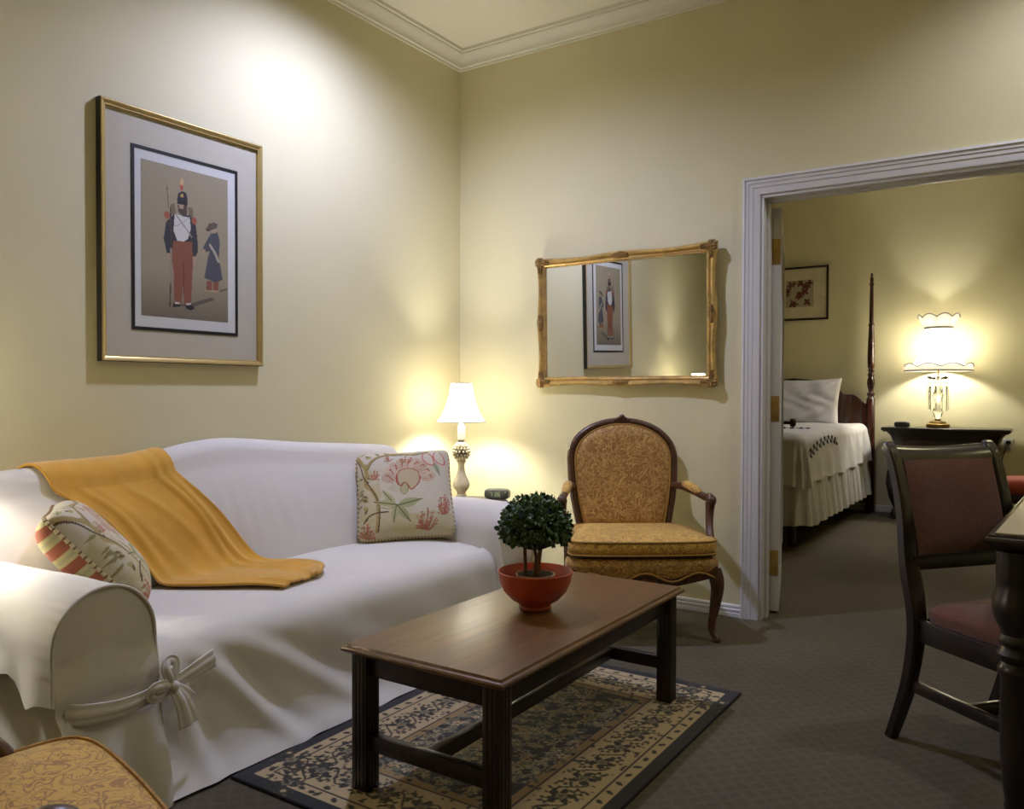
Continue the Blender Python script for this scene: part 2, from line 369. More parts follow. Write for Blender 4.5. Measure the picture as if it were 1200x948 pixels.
for y in np.linspace(-2.99, -.78, 110):
    e = min(1, max(0, min(y+2.99, -.78-y)/.075)); e = math.sqrt(max(0, 1-(1-e)**2)); h = hh(y)-.05*(1-e)
    sec = [(.07, .05), (.07, .4), (.072, h-.09)]
    for k in range(9): a = math.pi-math.pi*k/8; sec.append((.151+.079*math.cos(a), h-.08+.08*math.sin(a)))
    for k in range(1, 13):
        z = h-.08-(h-.08-.42)*k/12; x = back_front(y, z)
        x += .0045*math.sin(y*58+9*math.sin(y*3.1)+z*5)*math.sin(math.pi*min(1, k/11))**1.5*(.35+.65*abs(math.sin(y*2.9+1)))*(k/12); sec.append((x, z))
    sec.append((.40, .3))
    rows.append([(.15+(x-.15)*(.35+.65*e), y, z) for x, z in sec])
loc_sofa(MB().grid(rows).obj('backrest', M_cloth, sofa, angle=80))
def arm_prof(a):                                 # closed outline of the arm front, (outward distance, height), from inner foot over the roll to outer foot
    P = [(-.004, .0), (-.002, .15), (0, .30), (0, .40), (0.0, .47)]
    for k in range(1, 12): t = math.pi-math.pi*k/12*1.06; P.append((.142+.142*math.cos(t), .475+.150*math.sin(t)))
    P += [(.285, .44), (.288, .40), (.293, .352)]
    return P
def make_arm(sg, yin):
    pr = [(p[0], p[1]) for p in catmull([(a, b, 0) for a, b in arm_prof(0)], 3)]
    rows = []
    for x in list(np.linspace(.10, .9, 34))+list(np.linspace(.915, 1.0, 8)):
        r = []
        for i, (a, z) in enumerate(pr):
            k = 1-.05*(1-x)**2; t = i/len(pr)
            hem = .030*(math.sin(x*19)+.5*math.sin(x*41+1)) if a > .28 and z < .45 else 0; a += .010*math.sin(x*33+z*8)*min(1, max(0, (.46-z)/.1))*(a > .2); z += hem*max(0, (.45-z)/.1)
            pk = (x-.86)/.14 if x > .86 else 0      # gathers just behind the front seam
            g = .004*pk*math.sin(t*150)*(1 if .42 < t < .9 else .2) if x < .995 else 0
            wv = .006*math.sin(x*13+t*9)*math.sin(t*math.pi)
            xx = x+max(0, (.45-z))*.17*max(0, (x-.7)/.3)
            r.append((xx, yin+sg*(a*1.0+(g+wv)*(1 if a > .1 else .3)), max(.0, z*k+g*(z > .45)+wv*.4*(z > .45))))
        rows.append(r)
    am = loc_sofa(MB().grid(rows).obj('arm', M_cloth, sofa, angle=75))
    sd_ = [[(x+max(0, .45-z)*.17*max(0, (x-.7)/.3), yin+sg*(a+.006*math.sin(x*11+z*9)), z) for a, z in ((.25, .44), (.256, .33), (.262, .2), (.272, .1), (.285, 0))] for x in np.linspace(.10, .998, 30)]
    loc_sofa(MB().grid(sd_).obj('arm_side', M_cloth, am, angle=75)).location = (0, 0, 0)
    def edge(z, side):
        pts = pr[:len(pr)//2] if side == 0 else pr[len(pr)//2:][::-1]
        zs = [p[1] for p in pts]; return float(np.interp(z, np.maximum.accumulate(zs), [p[0] for p in pts]))
    rows = []                                       # the flat front panel, falling to a flared hem with folds below the tie
    for z in list(np.linspace(.0, .46, 30))+list(.475+.1485*np.sin(np.linspace(0.06, math.pi/2, 14))):
        r = []
        a0, a1 = edge(z, 0), edge(z, 1)
        if z < .352: a1 = float(np.interp(z, [0, .1, .2, .352], [.285, .274, .268, .285]))
        if z > .47: q = .142*math.sqrt(max(0, 1-((z-.475)/.150)**2)); a0, a1 = .142-q*1.0, .142+q*1.0
        for s in np.linspace(0, 1, 26):
            a = a0+(a1-a0)*s; x = 1.001+max(0, .45-z)*.17
            lo = min(1, max(0, (.30-z)/.2)); up = min(1, max(0, (z-.33)/.05))
            x += .016*lo*math.sin(s*11+.5)+.010*up*math.sin(s*math.pi)*(1-((z-.33)/.3) if z < .6 else 0)+.006*math.sin(s*9+z*20)*(1 if z < .45 else .3)
            x -= .016*math.exp(-((z-.315)/.022)**2)
            r.append((x, yin+sg*a, z))
        rows.append(r)
    loc_sofa(MB().grid(rows).obj('arm_panel', M_cloth, am, angle=80)).location = (0, 0, 0)
    pp = [(1.003+max(0, .45-z)*.17, yin+sg*a, z) for a, z in pr if z > .30]
    loc_sofa(MB().tube(pp, .0045, 6).obj('piping', M_cloth, am)).location = (0, 0, 0)
    if sg > 0: return                               # the far arm's tie is out of sight
    # the tie: two bands, knot, loops and tails, hanging in front of the slit
    def X(y, z): return 1.012+max(0, .45-z)*.17
    ky, kz = yin-sg*.022, .318
    def ribbon(pts, w0, w1, nm, curl=.004):
        pts = catmull(pts, 8); n = len(pts); R = []
        for i, p in enumerate(pts):
            t = pts[min(i+1, n-1)]-pts[max(i-1, 0)]; t = t/np.linalg.norm(t); s = np.cross(t, (1, 0, 0)); s /= np.linalg.norm(s)+1e-9
            wd = w0+(w1-w0)*i/(n-1)
            R.append([tuple(p+s*wd*(k/6-.5)+np.array((curl*math.cos((k/6-.5)*9), 0, 0))) for k in range(7)])
        o = loc_sofa(MB().grid(R).obj(nm, M_cloth, am, angle=80)); o.location = (0, 0, 0)
        md = o.modifiers.new('thick', 'SOLIDIFY'); md.thickness = .004
    def q(dy, z, out=0): y = ky+sg*dy; return (X(y, z)+out, y, z)
    ribbon([q(.285, .318, -.022), q(.25, .312, .004), q(.16, .302, .014), q(.08, .306, .014), q(0, .318, .012)], .060, .036, 'tie_band')
    ribbon([q(-.155, .352, .004), q(-.10, .342, .012), q(-.05, .33, .014), q(0, .318, .012)], .055, .032, 'tie_band')
    ribbon([q(0, .318, .016), q(.012, .345, .030), q(.022, .372, .034), q(.010, .388, .026), q(-.010, .378, .018), q(-.006, .345, .014), q(0, .318, .012)], .034, .040, 'bow_loop')
    ribbon([q(0, .318, .016), q(.03, .328, .03), q(.062, .330, .034), q(.070, .315, .026), q(.050, .302, .018), q(.02, .310, .014), q(0, .318, .012)], .034, .040, 'bow_loop')
    ribbon([q(0, .316, .018), q(-.014, .28, .028), q(-.026, .24, .026), q(-.034, .20, .022)], .030, .062, 'bow_tail')
    ribbon([q(0, .316, .022), q(-.026, .29, .024), q(-.046, .265, .020)], .028, .048, 'bow_tail')
    k = MB().ball(q(0, .317, .024), (.014, .015, .017), 12)
    loc_sofa(k.obj('knot', M_cloth, am)).location = (0, 0, 0)
make_arm(-1, YL); make_arm(1, YR)

# mustard throw, over the back and down on to the seat
GB = [(-.10, .075, -2.71, .075, -2.22), (0, .15, -2.695, .15, -2.205), (1, .235, -2.634, .235, -2.165), (2, .285, -2.52, .285, -2.096), (3, .32, -2.45, .32, -2.024), (4, .365, -2.395, .365, -1.965),
      (5, .415, -2.375, .415, -1.92), (6, .52, -2.385, .53, -1.875), (7, .63, -2.31, .66, -1.82), (8, .735, -2.23, .75, -1.85), (9, .835, -2.135, .80, -1.925)]
GB = np.array(catmull(GB, 9)); rows = []
for i, g in enumerate(GB):
    r = []; t = g[0]
    for s in np.linspace(0, 1, 60):
        x = g[1]+(g[3]-g[1])*s; y = g[2]+(g[4]-g[2])*s; h = hh(y)
        if t < 1:
            a = math.pi*(1-(t+.1)/1.1); X0 = .151+.092*math.cos(a); Z0 = h-.08+.092*math.sin(a)
            if t < 0: Z0 = min(Z0, h-.08+.09*math.sin(a))
        elif t < 5:
            Z0 = h-.08-(h-.08-.452)*(t-1)/4; X0 = back_front(y, Z0)+.013
        else:
            X0 = max(x, .40); Z0 = seat_z(X0)+.014
        if 4.2 < t < 5.6:                            # the cloth bridges the crease between back and seat
            q = 1-abs(t-4.9)/.7; X0 += .030*q; Z0 += .012*q
        fold = 0
        for s0, a, wd in ((.80, .012, .03), (.92, .013, .03), (.55, .006, .05), (.30, .006, .06), (.13, .008, .04)):
            c = s0+.05*math.sin(t*.7+s0*9)-.02*t*(s0-.4); fold += a*math.exp(-((s-c)/wd)**2)
        edge = .012*(math.exp(-((s-.0)/.02)**2)+math.exp(-((s-1)/.025)**2))
        fold = (fold+edge*.6)*(min(1, max(.15, t/2)))
        low = .016*math.exp(-((t-8.3)/.5)**2)+.010*math.exp(-((t-6.6)/.4)**2)*s
        if t > 5: Z0 += fold+low*(.6+.4*math.sin(s*7))
        else: X0 += fold*.8; Z0 += fold*.4
        r.append((X0, y, Z0))
    rows.append(r)
R_ = np.array(rows); w_ = np.clip((GB[1:-1, 0]-2.6)/1.2, 0, 1)[:, None, None]
for _ in range(26): A_ = (R_[:-2]+R_[2:])/2; R_[1:-1] += .5*w_*(A_-R_[1:-1])
rows = R_.tolist()
th = MB().grid(rows).obj('throw_blanket', M_yellow, angle=80)
md = th.modifiers.new('thick', 'SOLIDIFY'); md.thickness = .009; md.offset = 0
tag(th, 'mustard yellow fleece throw draped over the sofa back and seat', 'blanket')

# printed pillows with twisted cord edge
def paint_floral():
    W = H_ = 1.0; c = Canvas(190, 190, 1, 1, 'cdc3ac')
    # photo crop coordinates -> pillow (u right, v up)
    A, B_, D_, E_ = np.array((105, 140.)), np.array((855, 105.)), np.array((965, 765.)), np.array((155, 830.))
    def T(*pts):
        out = []
        for x, y in pts:
            u = v = .5
            for _ in range(12):
                p = (1-u)*(1-v)*E_+u*(1-v)*D_+(1-u)*v*A+u*v*B_; du = (1-v)*(D_-E_)+v*(B_-A); dv = (1-u)*(A-E_)+u*(B_-D_)
                s = np.linalg.solve(np.array([du, dv]).T, np.array((x, y))-p); u += s[0]; v += s[1]
            out.append((u, v))
        return out
    # soft green lower ground
    for cx, cy, rx, ry in ((.25, .12, .4, .16), (.75, .10, .4, .14), (.12, .45, .14, .3)): c.ell(cx, cy, rx, ry, 'b9ac74', 0, .6)
    rg = np.random.RandomState(8)
    for k in range(70): u, v = rg.rand(2); c.ell(u, v, .03+.05*rg.rand(), .02+.04*rg.rand(), ['b8ad7c', 'c8b898', 'd6cdbb', 'b4b088'][k % 4], rg.rand()*3, .3)
    for k in range(26): a = rg.uniform(.05, .95); c.leaf(.05+.10*abs(a-.4)+.02*rg.rand(), a, .07, rg.uniform(-.9, .9)+(3.1 if k % 3 == 0 else 0), ['8f8450', 'a39858', '6e5a34'][k % 3], .4)
    br = '7a6238'; ol = '8f9060'; rd = 'a8523c'; pk = 'bd8a6c'
    c.line(T((110, 170), (170, 260), (205, 330), (200, 420), (265, 480), (310, 560), (320, 660), (315, 770)), .040, 'a89058'); c.line(T((110, 200), (150, 270), (185, 370), (260, 470), (305, 540), (330, 640), (325, 770)), .012, '4c3420')
    c.line(T((200, 320), (240, 240), (320, 190), (420, 172), (560, 180), (680, 160)), .030, 'a08a50'); c.line(T((215, 310), (260, 235), (340, 190), (480, 185)), .008, '6a4c2a')
    c.line(T((395, 632), (310, 640), (240, 665), (200, 710)), .016, '5c4426'); c.line(T((300, 590), (400, 610), (470, 580)), .012, ol)
    def lf(x0, y0, x1, y1, col, wd=.4):
        (a, b), (d, e) = T((x0, y0), (x1, y1)); c.leaf(a, b, math.hypot(d-a, e-b), math.atan2(e-b, d-a), col, wd, '6b6a3e')
    lf(470, 585, 660, 535, 'a3a470'); lf(470, 585, 580, 700, '9d9c6a'); lf(460, 585, 445, 710, 'aba878'); lf(450, 580, 350, 480, 'b0ac7e'); lf(470, 580, 280, 560, 'b0aa78', .3)
    lf(740, 250, 800, 350, 'a8ab86', .4); lf(300, 190, 250, 120, ol, .3); lf(380, 180, 310, 120, ol, .3); lf(560, 190, 650, 165, ol, .25); lf(140, 170, 200, 150, 'aaa874', .6)
    def pet(P, f, o): P = T(*P); c.poly(P, f); c.line(P+[P[0]], .009, o)
    for k in range(9):
        a = math.radians(15+k*19.5); x, y = 548+160*math.cos(a), 400-135*math.sin(a); (u, v), = T((x, y)); c.ell(u, v, .080, .058, ['c4a88c', 'cdb89a', 'bfa48a'][k % 3], a, .9)
        x2, y2 = 548+125*math.cos(a+.13), 400-110*math.sin(a+.13); x3, y3 = 548+185*math.cos(a-.08), 400-150*math.sin(a-.08)
        c.line(T((x2, y2), ((x+x3)/2, (y+y3)/2-14), (x3, y3)), .012, rd); c.line(T((x2, y2+24), (x, y+18)), .008, pk, smooth=False)
    pet([(455, 350), (480, 320), (545, 305), (610, 325), (635, 380), (610, 440), (570, 465), (540, 430), (510, 415), (490, 440), (460, 400)], 'c2b088', rd)
    pet([(490, 430), (515, 412), (540, 432), (548, 470), (520, 500), (490, 480)], 'b4ad80', '8d8a55')
    c.line(T((450, 350), (455, 410), (490, 438), (515, 412), (545, 432), (575, 465), (625, 420), (640, 370)), .013, rd)
    for x, y in ((690, 215), (780, 205)):
        c.line(T((x-40, y-40), (x-45, y+5), (x-5, y+50), (x+50, y+60), (x+45, y+10), (x+5, y-40)), .014, 'c4695a'); (u, v), = T((x, y)); c.ell(u, v, .04, .06, 'cfc0a6', .5, .7)
    rng = np.random.RandomState(3)
    def coral(x, y, wd, ht, n):
        for _ in range(n):
            a = rng.uniform(-.9, .9)*wd; b = rng.uniform(0, 1)*ht*(1-abs(a)/wd*.5)
            c.line(T((x+a*.3, y), (x+a*.8, y-b*.6), (x+a, y-b)), .006, 'a85c44' if rng.rand() < .75 else '8a8a52', .9)
            (u, v), = T((x+a, y-b)); c.ell(u, v, .011, .009, 'b0664e', 0, .9)
    coral(710, 755, 100, 170, 50); coral(850, 640, 55, 190, 40); coral(230, 815, 75, 110, 36); coral(275, 390, 45, 80, 16); coral(520, 255, 60, 60, 14); coral(375, 245, 50, 55, 10)
    return c
FLORAL = paint_floral()
STRIPE = Canvas(190, 190, 1, 1, 'c9c08a')
for k in range(6): STRIPE.put((np.abs(STRIPE.Y-(k+.5)/6) < .042), 'ae6446'); STRIPE.put((np.abs(STRIPE.Y-(k+1)/6) < .012), 'b8b488')
def pillow(name, label, org, ex, ez, size, depth, twist=0):
    ex, ez = Vector(ex).normalized(), Vector(ez).normalized(); en = ex.cross(ez).normalized(); ez = en.cross(ex).normalized()*1.0
    root = thing(name, label, 'pillow', org, 0, 'floral throw pillows on the sofa')
    def pos(u, v, sd):
        a, b = 2*u-1, 2*v-1; pin = 1-.055*(1-abs(a)**2.2)*abs(b)**3; pin2 = 1-.055*(1-abs(b)**2.2)*abs(a)**3
        rc = 1-.075*(abs(a)*abs(b))**7; a, b = a*rc, b*rc; q = max(0, (1-(2*u-1)**4))**.5*max(0, (1-(2*v-1)**4))**.5
        return ex*(a*size/2*pin2)+ez*(b*size/2*pin+size/2)+en*(sd*depth/2*q**.85)
    for sd, cv, nm in ((1, FLORAL, 'printed_front'), (-1, STRIPE, 'striped_back')):
        t = np.linspace(0, 1, 190); P = [[tuple(pos(u, v, sd)) for u in t] for v in t]
        o = raw_grid(P, nm, M_pillow, root); cv.apply(o)
    lp = [(u, 0) for u in np.linspace(0, 1, 90)]+[(1, u) for u in np.linspace(0, 1, 60)]+[(u, 1) for u in np.linspace(1, 0, 60)]+[(0, u) for u in np.linspace(1, 0, 60)]
    mb = MB(); pts = [pos(u, v, 0) for u, v in lp]
    mb.tube(pts, [.0055+.0018*(i % 3 < 1) for i in range(len(pts))], 6, closed=True)
    for i in range(len(mb.f)): mb.m[i] = 1 if (i//6) % 3 < 1 else 0
    mb.obj('cord_edge', [mat('cord_cream', 'c8b88c', .8), mat('cord_brown', '7c5f40', .8)], root)
    return root
pillow('throw_pillow', 'square floral throw pillow against the right arm of the white sofa', (.60, -1.19, .450), (.40, .36, .03), (-.36, .32, .80), .465, .15)
pillow('throw_pillow', 'floral pillow with a striped back leaning on the left sofa arm', (.56, -2.50, .450), (-.80, .48, -.02), (-.36, -.56, .74), .42, .18)

# end tables behind the arms, two matching lamps
def end_table(x, y, label):
    t = thing('end_table', label, 'table', (x, y, 0), 0, 'end tables beside the sofa')
    MB().lathe([(0, .49), (.205, .49), (.215, .497), (.215, .507), (.205, .515), (0, .515)], 40).obj('table_top', M_darkwood, t)
    MB().lathe([(0, .49), (.05, .49), (.03, .50), (.022, .44), (.035, .36), (.04, .30), (.025, .25), (.03, .18), (.04, .15), (0, .13)], 20).obj('pedestal', M_darkwood, t)
    for k in range(3):
        a = 2*math.pi*k/3+.5; c, s = math.cos(a), math.sin(a)
        MB().tube(catmull([(.03*c, .03*s, .19), (.09*c, .09*s, .17), (.15*c, .15*s, .07), (.19*c, .19*s, .014)], 5), [.02]*5+[.016]*11, 8).obj('leg', M_darkwood, t)
    return t
end_table(.31, -.285, 'round dark pedestal table behind the right sofa arm, carrying the small lamp')
end_table(.33, -3.29, 'round dark end table holding the lamp past the left sofa arm')
def bell_shade(mb, prof, n=48, scal=0):
    mb.lathe(prof, n)
def table_lamp(x, y, z, label):
    t = thing('table_lamp', label, 'lamp', (x, y, z), 0, 'matching sofa lamps'); t.scale = (1.09,)*3
    MB().lathe([(0, 0), (.046, 0), (.046, .010), (.038, .013), (.040, .018), (.026, .014), (.022, .022), (.030, .030), (.022, .040), (.024, .050), (.040, .070), (.046, .088), (.042, .108), (.028, .135), (.019, .165), (.017, .19), (.020, .205), (.028, .212), (.020, .220)], 24).obj('turned_base', M_crackle, t)
    o = MB()
    for i in range(7):                             # pierced ball: latticework over a pale core
        for k in range(14):
            a = 2*math.pi*(k+.5*(i % 2))/14; th = math.pi*(i+1)/8; rr = .044
            o.ball((rr*math.sin(th)*math.cos(a), rr*math.sin(th)*math.sin(a), .262-rr*math.cos(th)), (.0075, .0075, .0075), 6)
    o.obj('pierced_ball', M_crackle, t); MB().ball((0, 0, .262), .037, 16).obj('ball_core', mat('dark_lattice_ground', '4a4234', .8), t)
    MB().lathe([(.030, .304), (.022, .312), (.016, .318), (.018, .330)], 20).obj('collar', M_grey, t)
    MB().lathe([(.021, .326), (.021, .395), (.017, .398), (.012, .41), (.010, .43), (0, .43)], 20).obj('candle_sleeve', M_white, t)
    MB().lathe([(.128, .422), (.105, .452), (.086, .490), (.072, .530), (.062, .570), (.055, .625)], 48).obj('lamp_shade', M_shadecloth, t)
    r = MB()
    for rad, zz in ((.128, .422), (.055, .625)): r.tube([(rad*math.cos(2*math.pi*k/40), rad*math.sin(2*math.pi*k/40), zz) for k in range(40)], .0025, 6, closed=True)
    for k in range(8):
        a = 2*math.pi*k/8+.2; r.tube([(q*1.008*math.cos(a), q*1.008*math.sin(a), zz) for q, zz in ((.128, .422), (.105, .452), (.086, .490), (.072, .530), (.062, .570), (.055, .625))], .0012, 5)
    r.obj('shade_binding', M_grey, t)
    MB().lathe([(0, .43), (.012, .435), (.02, .455), (.026, .475), (.02, .498), (0, .506)], 14).obj('light_bulb', M_white, t)
    b = bulb((0, 0, .505), LAMP_W, BULB, .045); b.parent = t
    return t
table_lamp(.275, -.345, .516, 'small table lamp with white bell shade beside the right sofa arm')
table_lamp(.285, -3.175, .516, 'matching bell shade lamp past the left sofa arm, its top corner in the mirror')
def clock(loc, rz, label, digits, W=.118, Hh=.052):
    t = thing('alarm_clock', label, 'clock', loc, rz, 'oval alarm clocks'); rows = []
    for y, k in ((-.024, .0), (-.024, .80), (-.020, .94), (-.008, 1), (.02, 1), (.035, .9), (.04, .6), (.04, 0)):
        rows.append([(k*W/2*abs(math.cos(a))**.5*math.copysign(1, math.cos(a)), y, Hh/2+k*Hh/2*abs(math.sin(a))**.5*math.copysign(1, math.sin(a))) for a in np.linspace(0, 2*math.pi, 36, endpoint=False)])
    MB().grid(rows, cv=True).obj('clock_case', M_clock, t)
    if digits:
        t.scale = (1.28, 1.2, 1.2)
        seg = {'0': 'abcdef', '2': 'abged', '6': 'afgedc', '7': 'abc'}; m = MB(); x = -.028
        for ch in digits:
            if ch == ':':
                for zz in (.021, .031): m.box(x-.001, x+.0012, -.0262, -.0245, zz-.001, zz+.001)
                x += .009; continue
            for s_ in seg[ch]:
                bx = {'a': (0, .010, .0185, .021), 'g': (0, .010, .0085, .0115), 'd': (0, .010, 0, .0025), 'f': (0, .002, .010, .021), 'b': (.008, .010, .010, .021), 'e': (0, .002, 0, .010), 'c': (.008, .010, 0, .010)}[s_]
                m.box(x+bx[0], x+bx[1], -.0262, -.0245, .0155+bx[2], .0155+bx[3])
            x += .0145
        m.obj('digits', M_digit, t, smooth=False)
    MB().box(.042, .049, -.0255, -.0235, .034, .040, .001).obj('button', M_grey, t)
    return t
clock((.395, -.155, .516), math.radians(20), 'dark oval alarm clock with green digits beside the small sofa lamp', '7:26')

# ------------------------------------------------------------------ wall pieces
pf = thing('framed_print', 'large gold framed print of two soldiers above the sofa', 'picture', (0, -1.95, 1.28))
def pl(o): o.location = (0, 1.95, -1.28); return o
def frame_sweep(y0, y1, z0, z1, prof, mats, name, parent, axis='x', off=0):
    rows = []; cs = [(y0, z0, 1, 1), (y1, z0, -1, 1), (y1, z1, -1, -1), (y0, z1, 1, -1)]
    for (y, z, sy, sz) in cs: rows.append([((d, y+sy*a, z+sz*a) if axis == 'x' else (y+sy*a, -d, z+sz*a)) for a, d in prof])
    return MB().grid(rows, cu=True).obj(name, mats, parent, angle=20)
pl(frame_sweep(-2.339, -1.56, 1.266, 2.293, [(0, .001), (0, .031), (.002, .033)], M_black, 'frame_side', pf))
pl(frame_sweep(-2.337, -1.562, 1.268, 2.291, [(0, .033), (.004, .035), (.010, .033), (.018, .027), (.022, .027), (.024, .016)], M_goldframe, 'gold_frame', pf))
pl(MB().box(.004, .016, -2.318, -1.581, 1.287, 2.272).obj('mat_board', M_matboard, pf, smooth=False))
pl(frame_sweep(-2.204, -1.691, 1.398, 2.147, [(0, .016), (0, .0185), (.014, .0185), (.014, .016)], M_black, 'mat_line', pf))
pl(MB().box(.016, .0172, -2.19, -1.705, 1.412, 2.133).obj('inner_mat', M_paper, pf, smooth=False))
def paint_print():
    W, Hh = .418, .637; c = Canvas(170, 250, W, Hh, '93876a')
    Q = [np.array(p, float) for p in ((73, 825), (488, 858), (482, 165), (62, 62))]
    def T(*pts):
        out = []
        for x, y in pts:
            u = v = .5
            for _ in range(12):
                p = (1-u)*(1-v)*Q[0]+u*(1-v)*Q[1]+u*v*Q[2]+(1-u)*v*Q[3]; du = (1-v)*(Q[1]-Q[0])+v*(Q[2]-Q[3]); dv = (1-u)*(Q[3]-Q[0])+u*(Q[2]-Q[1])
                s = np.linalg.solve(np.array([du, dv]).T, np.array((x, y))-p); u += s[0]; v += s[1]
            out.append((u*W, v*Hh))
        return out
    P = lambda pts, col, a=1: c.poly(T(*pts), col, a)
    t = np.clip((c.Y/Hh-.0)/.3, 0, 1)[..., None]; c.c = c.c*(t)+np.array(lin('6a604c'))*(1-t)    # earth at the soldiers' feet, as printed
    P([(230, 770), (300, 765), (400, 735), (420, 748), (330, 775), (300, 792)], '4c4335', .8); P([(380, 705), (440, 700), (486, 690), (486, 700), (440, 710)], '4c4335', .7)
    navy = '2c2b2c'; red = '7e4a30'; wh = 'c2bfb2'; sk = 'a58a6c'
    P([(196, 285), (215, 275), (225, 330), (200, 335)], '6f6248'); P([(282, 295), (305, 300), (306, 345), (285, 345)], '6f6248')
    P([(215, 330), (290, 335), (318, 372), (328, 440), (332, 510), (318, 540), (300, 535), (302, 470), (215, 470), (206, 525), (184, 522), (168, 450), (178, 370)], navy)
    P([(185, 520), (206, 522), (204, 560), (190, 555)], sk); P([(305, 535), (322, 537), (326, 560), (312, 578), (304, 560)], sk)
    P([(212, 460), (302, 465), (308, 560), (304, 650), (300, 768), (268, 772), (264, 640), (252, 772), (220, 768), (216, 620), (206, 540)], red)
    P([(262, 520), (268, 640), (264, 760), (260, 640)], '6a2e1c'); P([(218, 330), (290, 345), (296, 400), (282, 450), (260, 464), (232, 460), (214, 410)], wh)
    c.line(T((225, 335), (262, 385), (300, 440)), .006, '8d877a'); c.line(T((290, 345), (240, 380), (215, 390)), .004, 'a49d8c')
    P([(232, 285), (276, 285), (278, 330), (258, 342), (236, 320)], '4a3a2c'); P([(238, 280), (262, 284), (258, 305), (240, 300)], sk)
    P([(228, 262), (234, 228), (252, 218), (272, 226), (280, 262), (276, 288), (240, 282)], '26241f'); P([(228, 268), (276, 272), (280, 285), (230, 278)], '1c1a16'); c.ell(*T((252, 240))[0], .008, .008, 'a88a48')
    P([(240, 185), (246, 215), (254, 215), (258, 190), (250, 175)], 'a5482c'); P([(243, 165), (250, 150), (260, 165), (257, 190), (242, 188)], 'c0a070')
    for x, y in ((182, 335), (312, 362)): c.ell(*T((x, y))[0], .013, .016, '9a5030')
    c.line(T((198, 300), (204, 540), (200, 780)), .006, '4a3626', smooth=False); c.line(T((180, 190), (190, 300)), .003, '3a332a', smooth=False); c.line(T((202, 500), (204, 660)), .009, '8a7a66', smooth=False)
    P([(215, 765), (248, 768), (250, 780), (212, 785)], '1c1a18'); P([(274, 772), (300, 770), (318, 790), (300, 800), (276, 790)], '1c1a18'); P([(222, 758), (246, 760), (246, 768), (222, 768)], wh); P([(276, 764), (300, 764), (300, 772), (278, 774)], wh)
    # the boy in the long coat
    P([(378, 655), (404, 658), (402, 705), (374, 702)], red); P([(410, 655), (438, 655), (436, 705), (408, 704)], red); P([(370, 700), (440, 702), (440, 710), (370, 706)], 'a8906a')
    P([(398, 420), (430, 418), (442, 460), (438, 540), (458, 650), (420, 662), (364, 640), (382, 540), (390, 510), (360, 515), (358, 490), (380, 450)], '47474a')
    c.line(T((392, 480), (418, 520), (436, 560)), .012, 'a39a84'); P([(398, 395), (420, 395), (424, 420), (402, 424)], sk); P([(370, 405), (386, 375), (412, 370), (432, 378), (424, 398), (388, 410)], '5a4a3a')
    P([(366, 400), (390, 400), (388, 412), (374, 410)], '4a2c20'); P([(356, 500), (370, 500), (366, 530), (358, 520)], sk)
    return c
cv = paint_print()
P = [[(.0178, -2.162+.418*i/169, 1.458+.637*j/249) for i in range(170)] for j in range(250)]
o = raw_grid(P, 'print_sheet', M_print, pf, False); pl(o); cv.apply(o)

# wall mirror with swept gilt frame
mr = thing('wall_mirror', 'rectangular mirror in an ornate swept gold frame above the armchair', 'mirror', (1.14, -.011, 1.18), math.radians(-.85))
mr.rotation_euler.x = math.radians(1.15)
MW, MH = 1.088, .744
def wavy(s, L):                                    # the frame's outer edge dips between the carved corners and centres
    t = s/L; return -.011*math.sin(2*math.pi*t)**2
def side(parent, horiz, sg):
    L = MW if horiz else MH; rows = []
    for s in np.linspace(0, L, 61):
        k = min(s, L-s); r = []
        for a, d in [(0, .002), (0, .020), (.004, .030), (.012, .036), (.021, .034), (.027, .026), (.032, .020), (.036, .022), (.042, .026), (.047, .023), (.052, .016), (.056, .010)]:
            aa = a+(-wavy(s, L)*(1-a/.05) if a < .05 else 0); lo = min(max(s, a), L-a)
            if horiz: p = (lo-MW/2, -d, aa if sg < 0 else MH-aa)
            else: p = (sg*(MW/2-aa), -d, lo)
            r.append(p)
        rows.append(r)
    return MB().grid(rows).obj('frame_rail', M_gold, parent, angle=35)
for sg in (-1, 1): side(mr, True, sg); side(mr, False, sg)
def ornament(x, z, ax, corner, n=22):
    m = MB(); rng = np.random.RandomState(int(abs(x*100)+abs(z*50)))
    if corner:
        sx, sz = ax
        for arm in (0, 1):
            for k in range(7):
                t = .006+k*.0125; r = .0105-.0008*k
                for q in (-1, 0, 1):
                    a = .024+q*.013*(1-k*.06); px, pz = (t, a) if arm == 0 else (a, t)
                    m.ball((x+sx*px, -.034+.004*abs(q), z+sz*pz), (r*(1.25 if arm == 0 else .8), .010, r*(.8 if arm == 0 else 1.25)), 8)
    else:
        for k in range(-4, 5):
            for q in (-1, 0, 1):
                r = .0095-.0009*abs(k); d = k*.0105; a = q*.012*(1-abs(k)*.12)
                m.ball((x+(d if ax else a), -.035+.004*abs(q), z+(a if ax else d)), (r, .010, r), 8)
    return m
for sx in (-1, 1):
    for sz in (0, 1): ornament(sx*(MW/2), MH*sz, (-sx, 1-2*sz), True).obj('corner_carving', M_bronze, mr)
    ornament(sx*(MW/2-.024), MH/2, 0, False).obj('centre_carving', M_bronze, mr)
for sz in (.024, MH-.024): ornament(0, sz, 1, False).obj('centre_carving', M_bronze, mr)
b = MB()
for s in np.arange(-MW/2+.06, MW/2-.055, .011):
    for z in (.053, MH-.053): b.ball((s, -.018, z), .0042, 6)
for z in np.arange(.06, MH-.055, .011):
    for s in (-MW/2+.053, MW/2-.053): b.ball((s, -.018, z), .0042, 6)
b.obj('beading', M_gold, mr)
MB().box(-MW/2+.045, MW/2-.045, -.010, -.003, .045, MH-.045).obj('mirror_glass', M_mirror, mr, smooth=False)

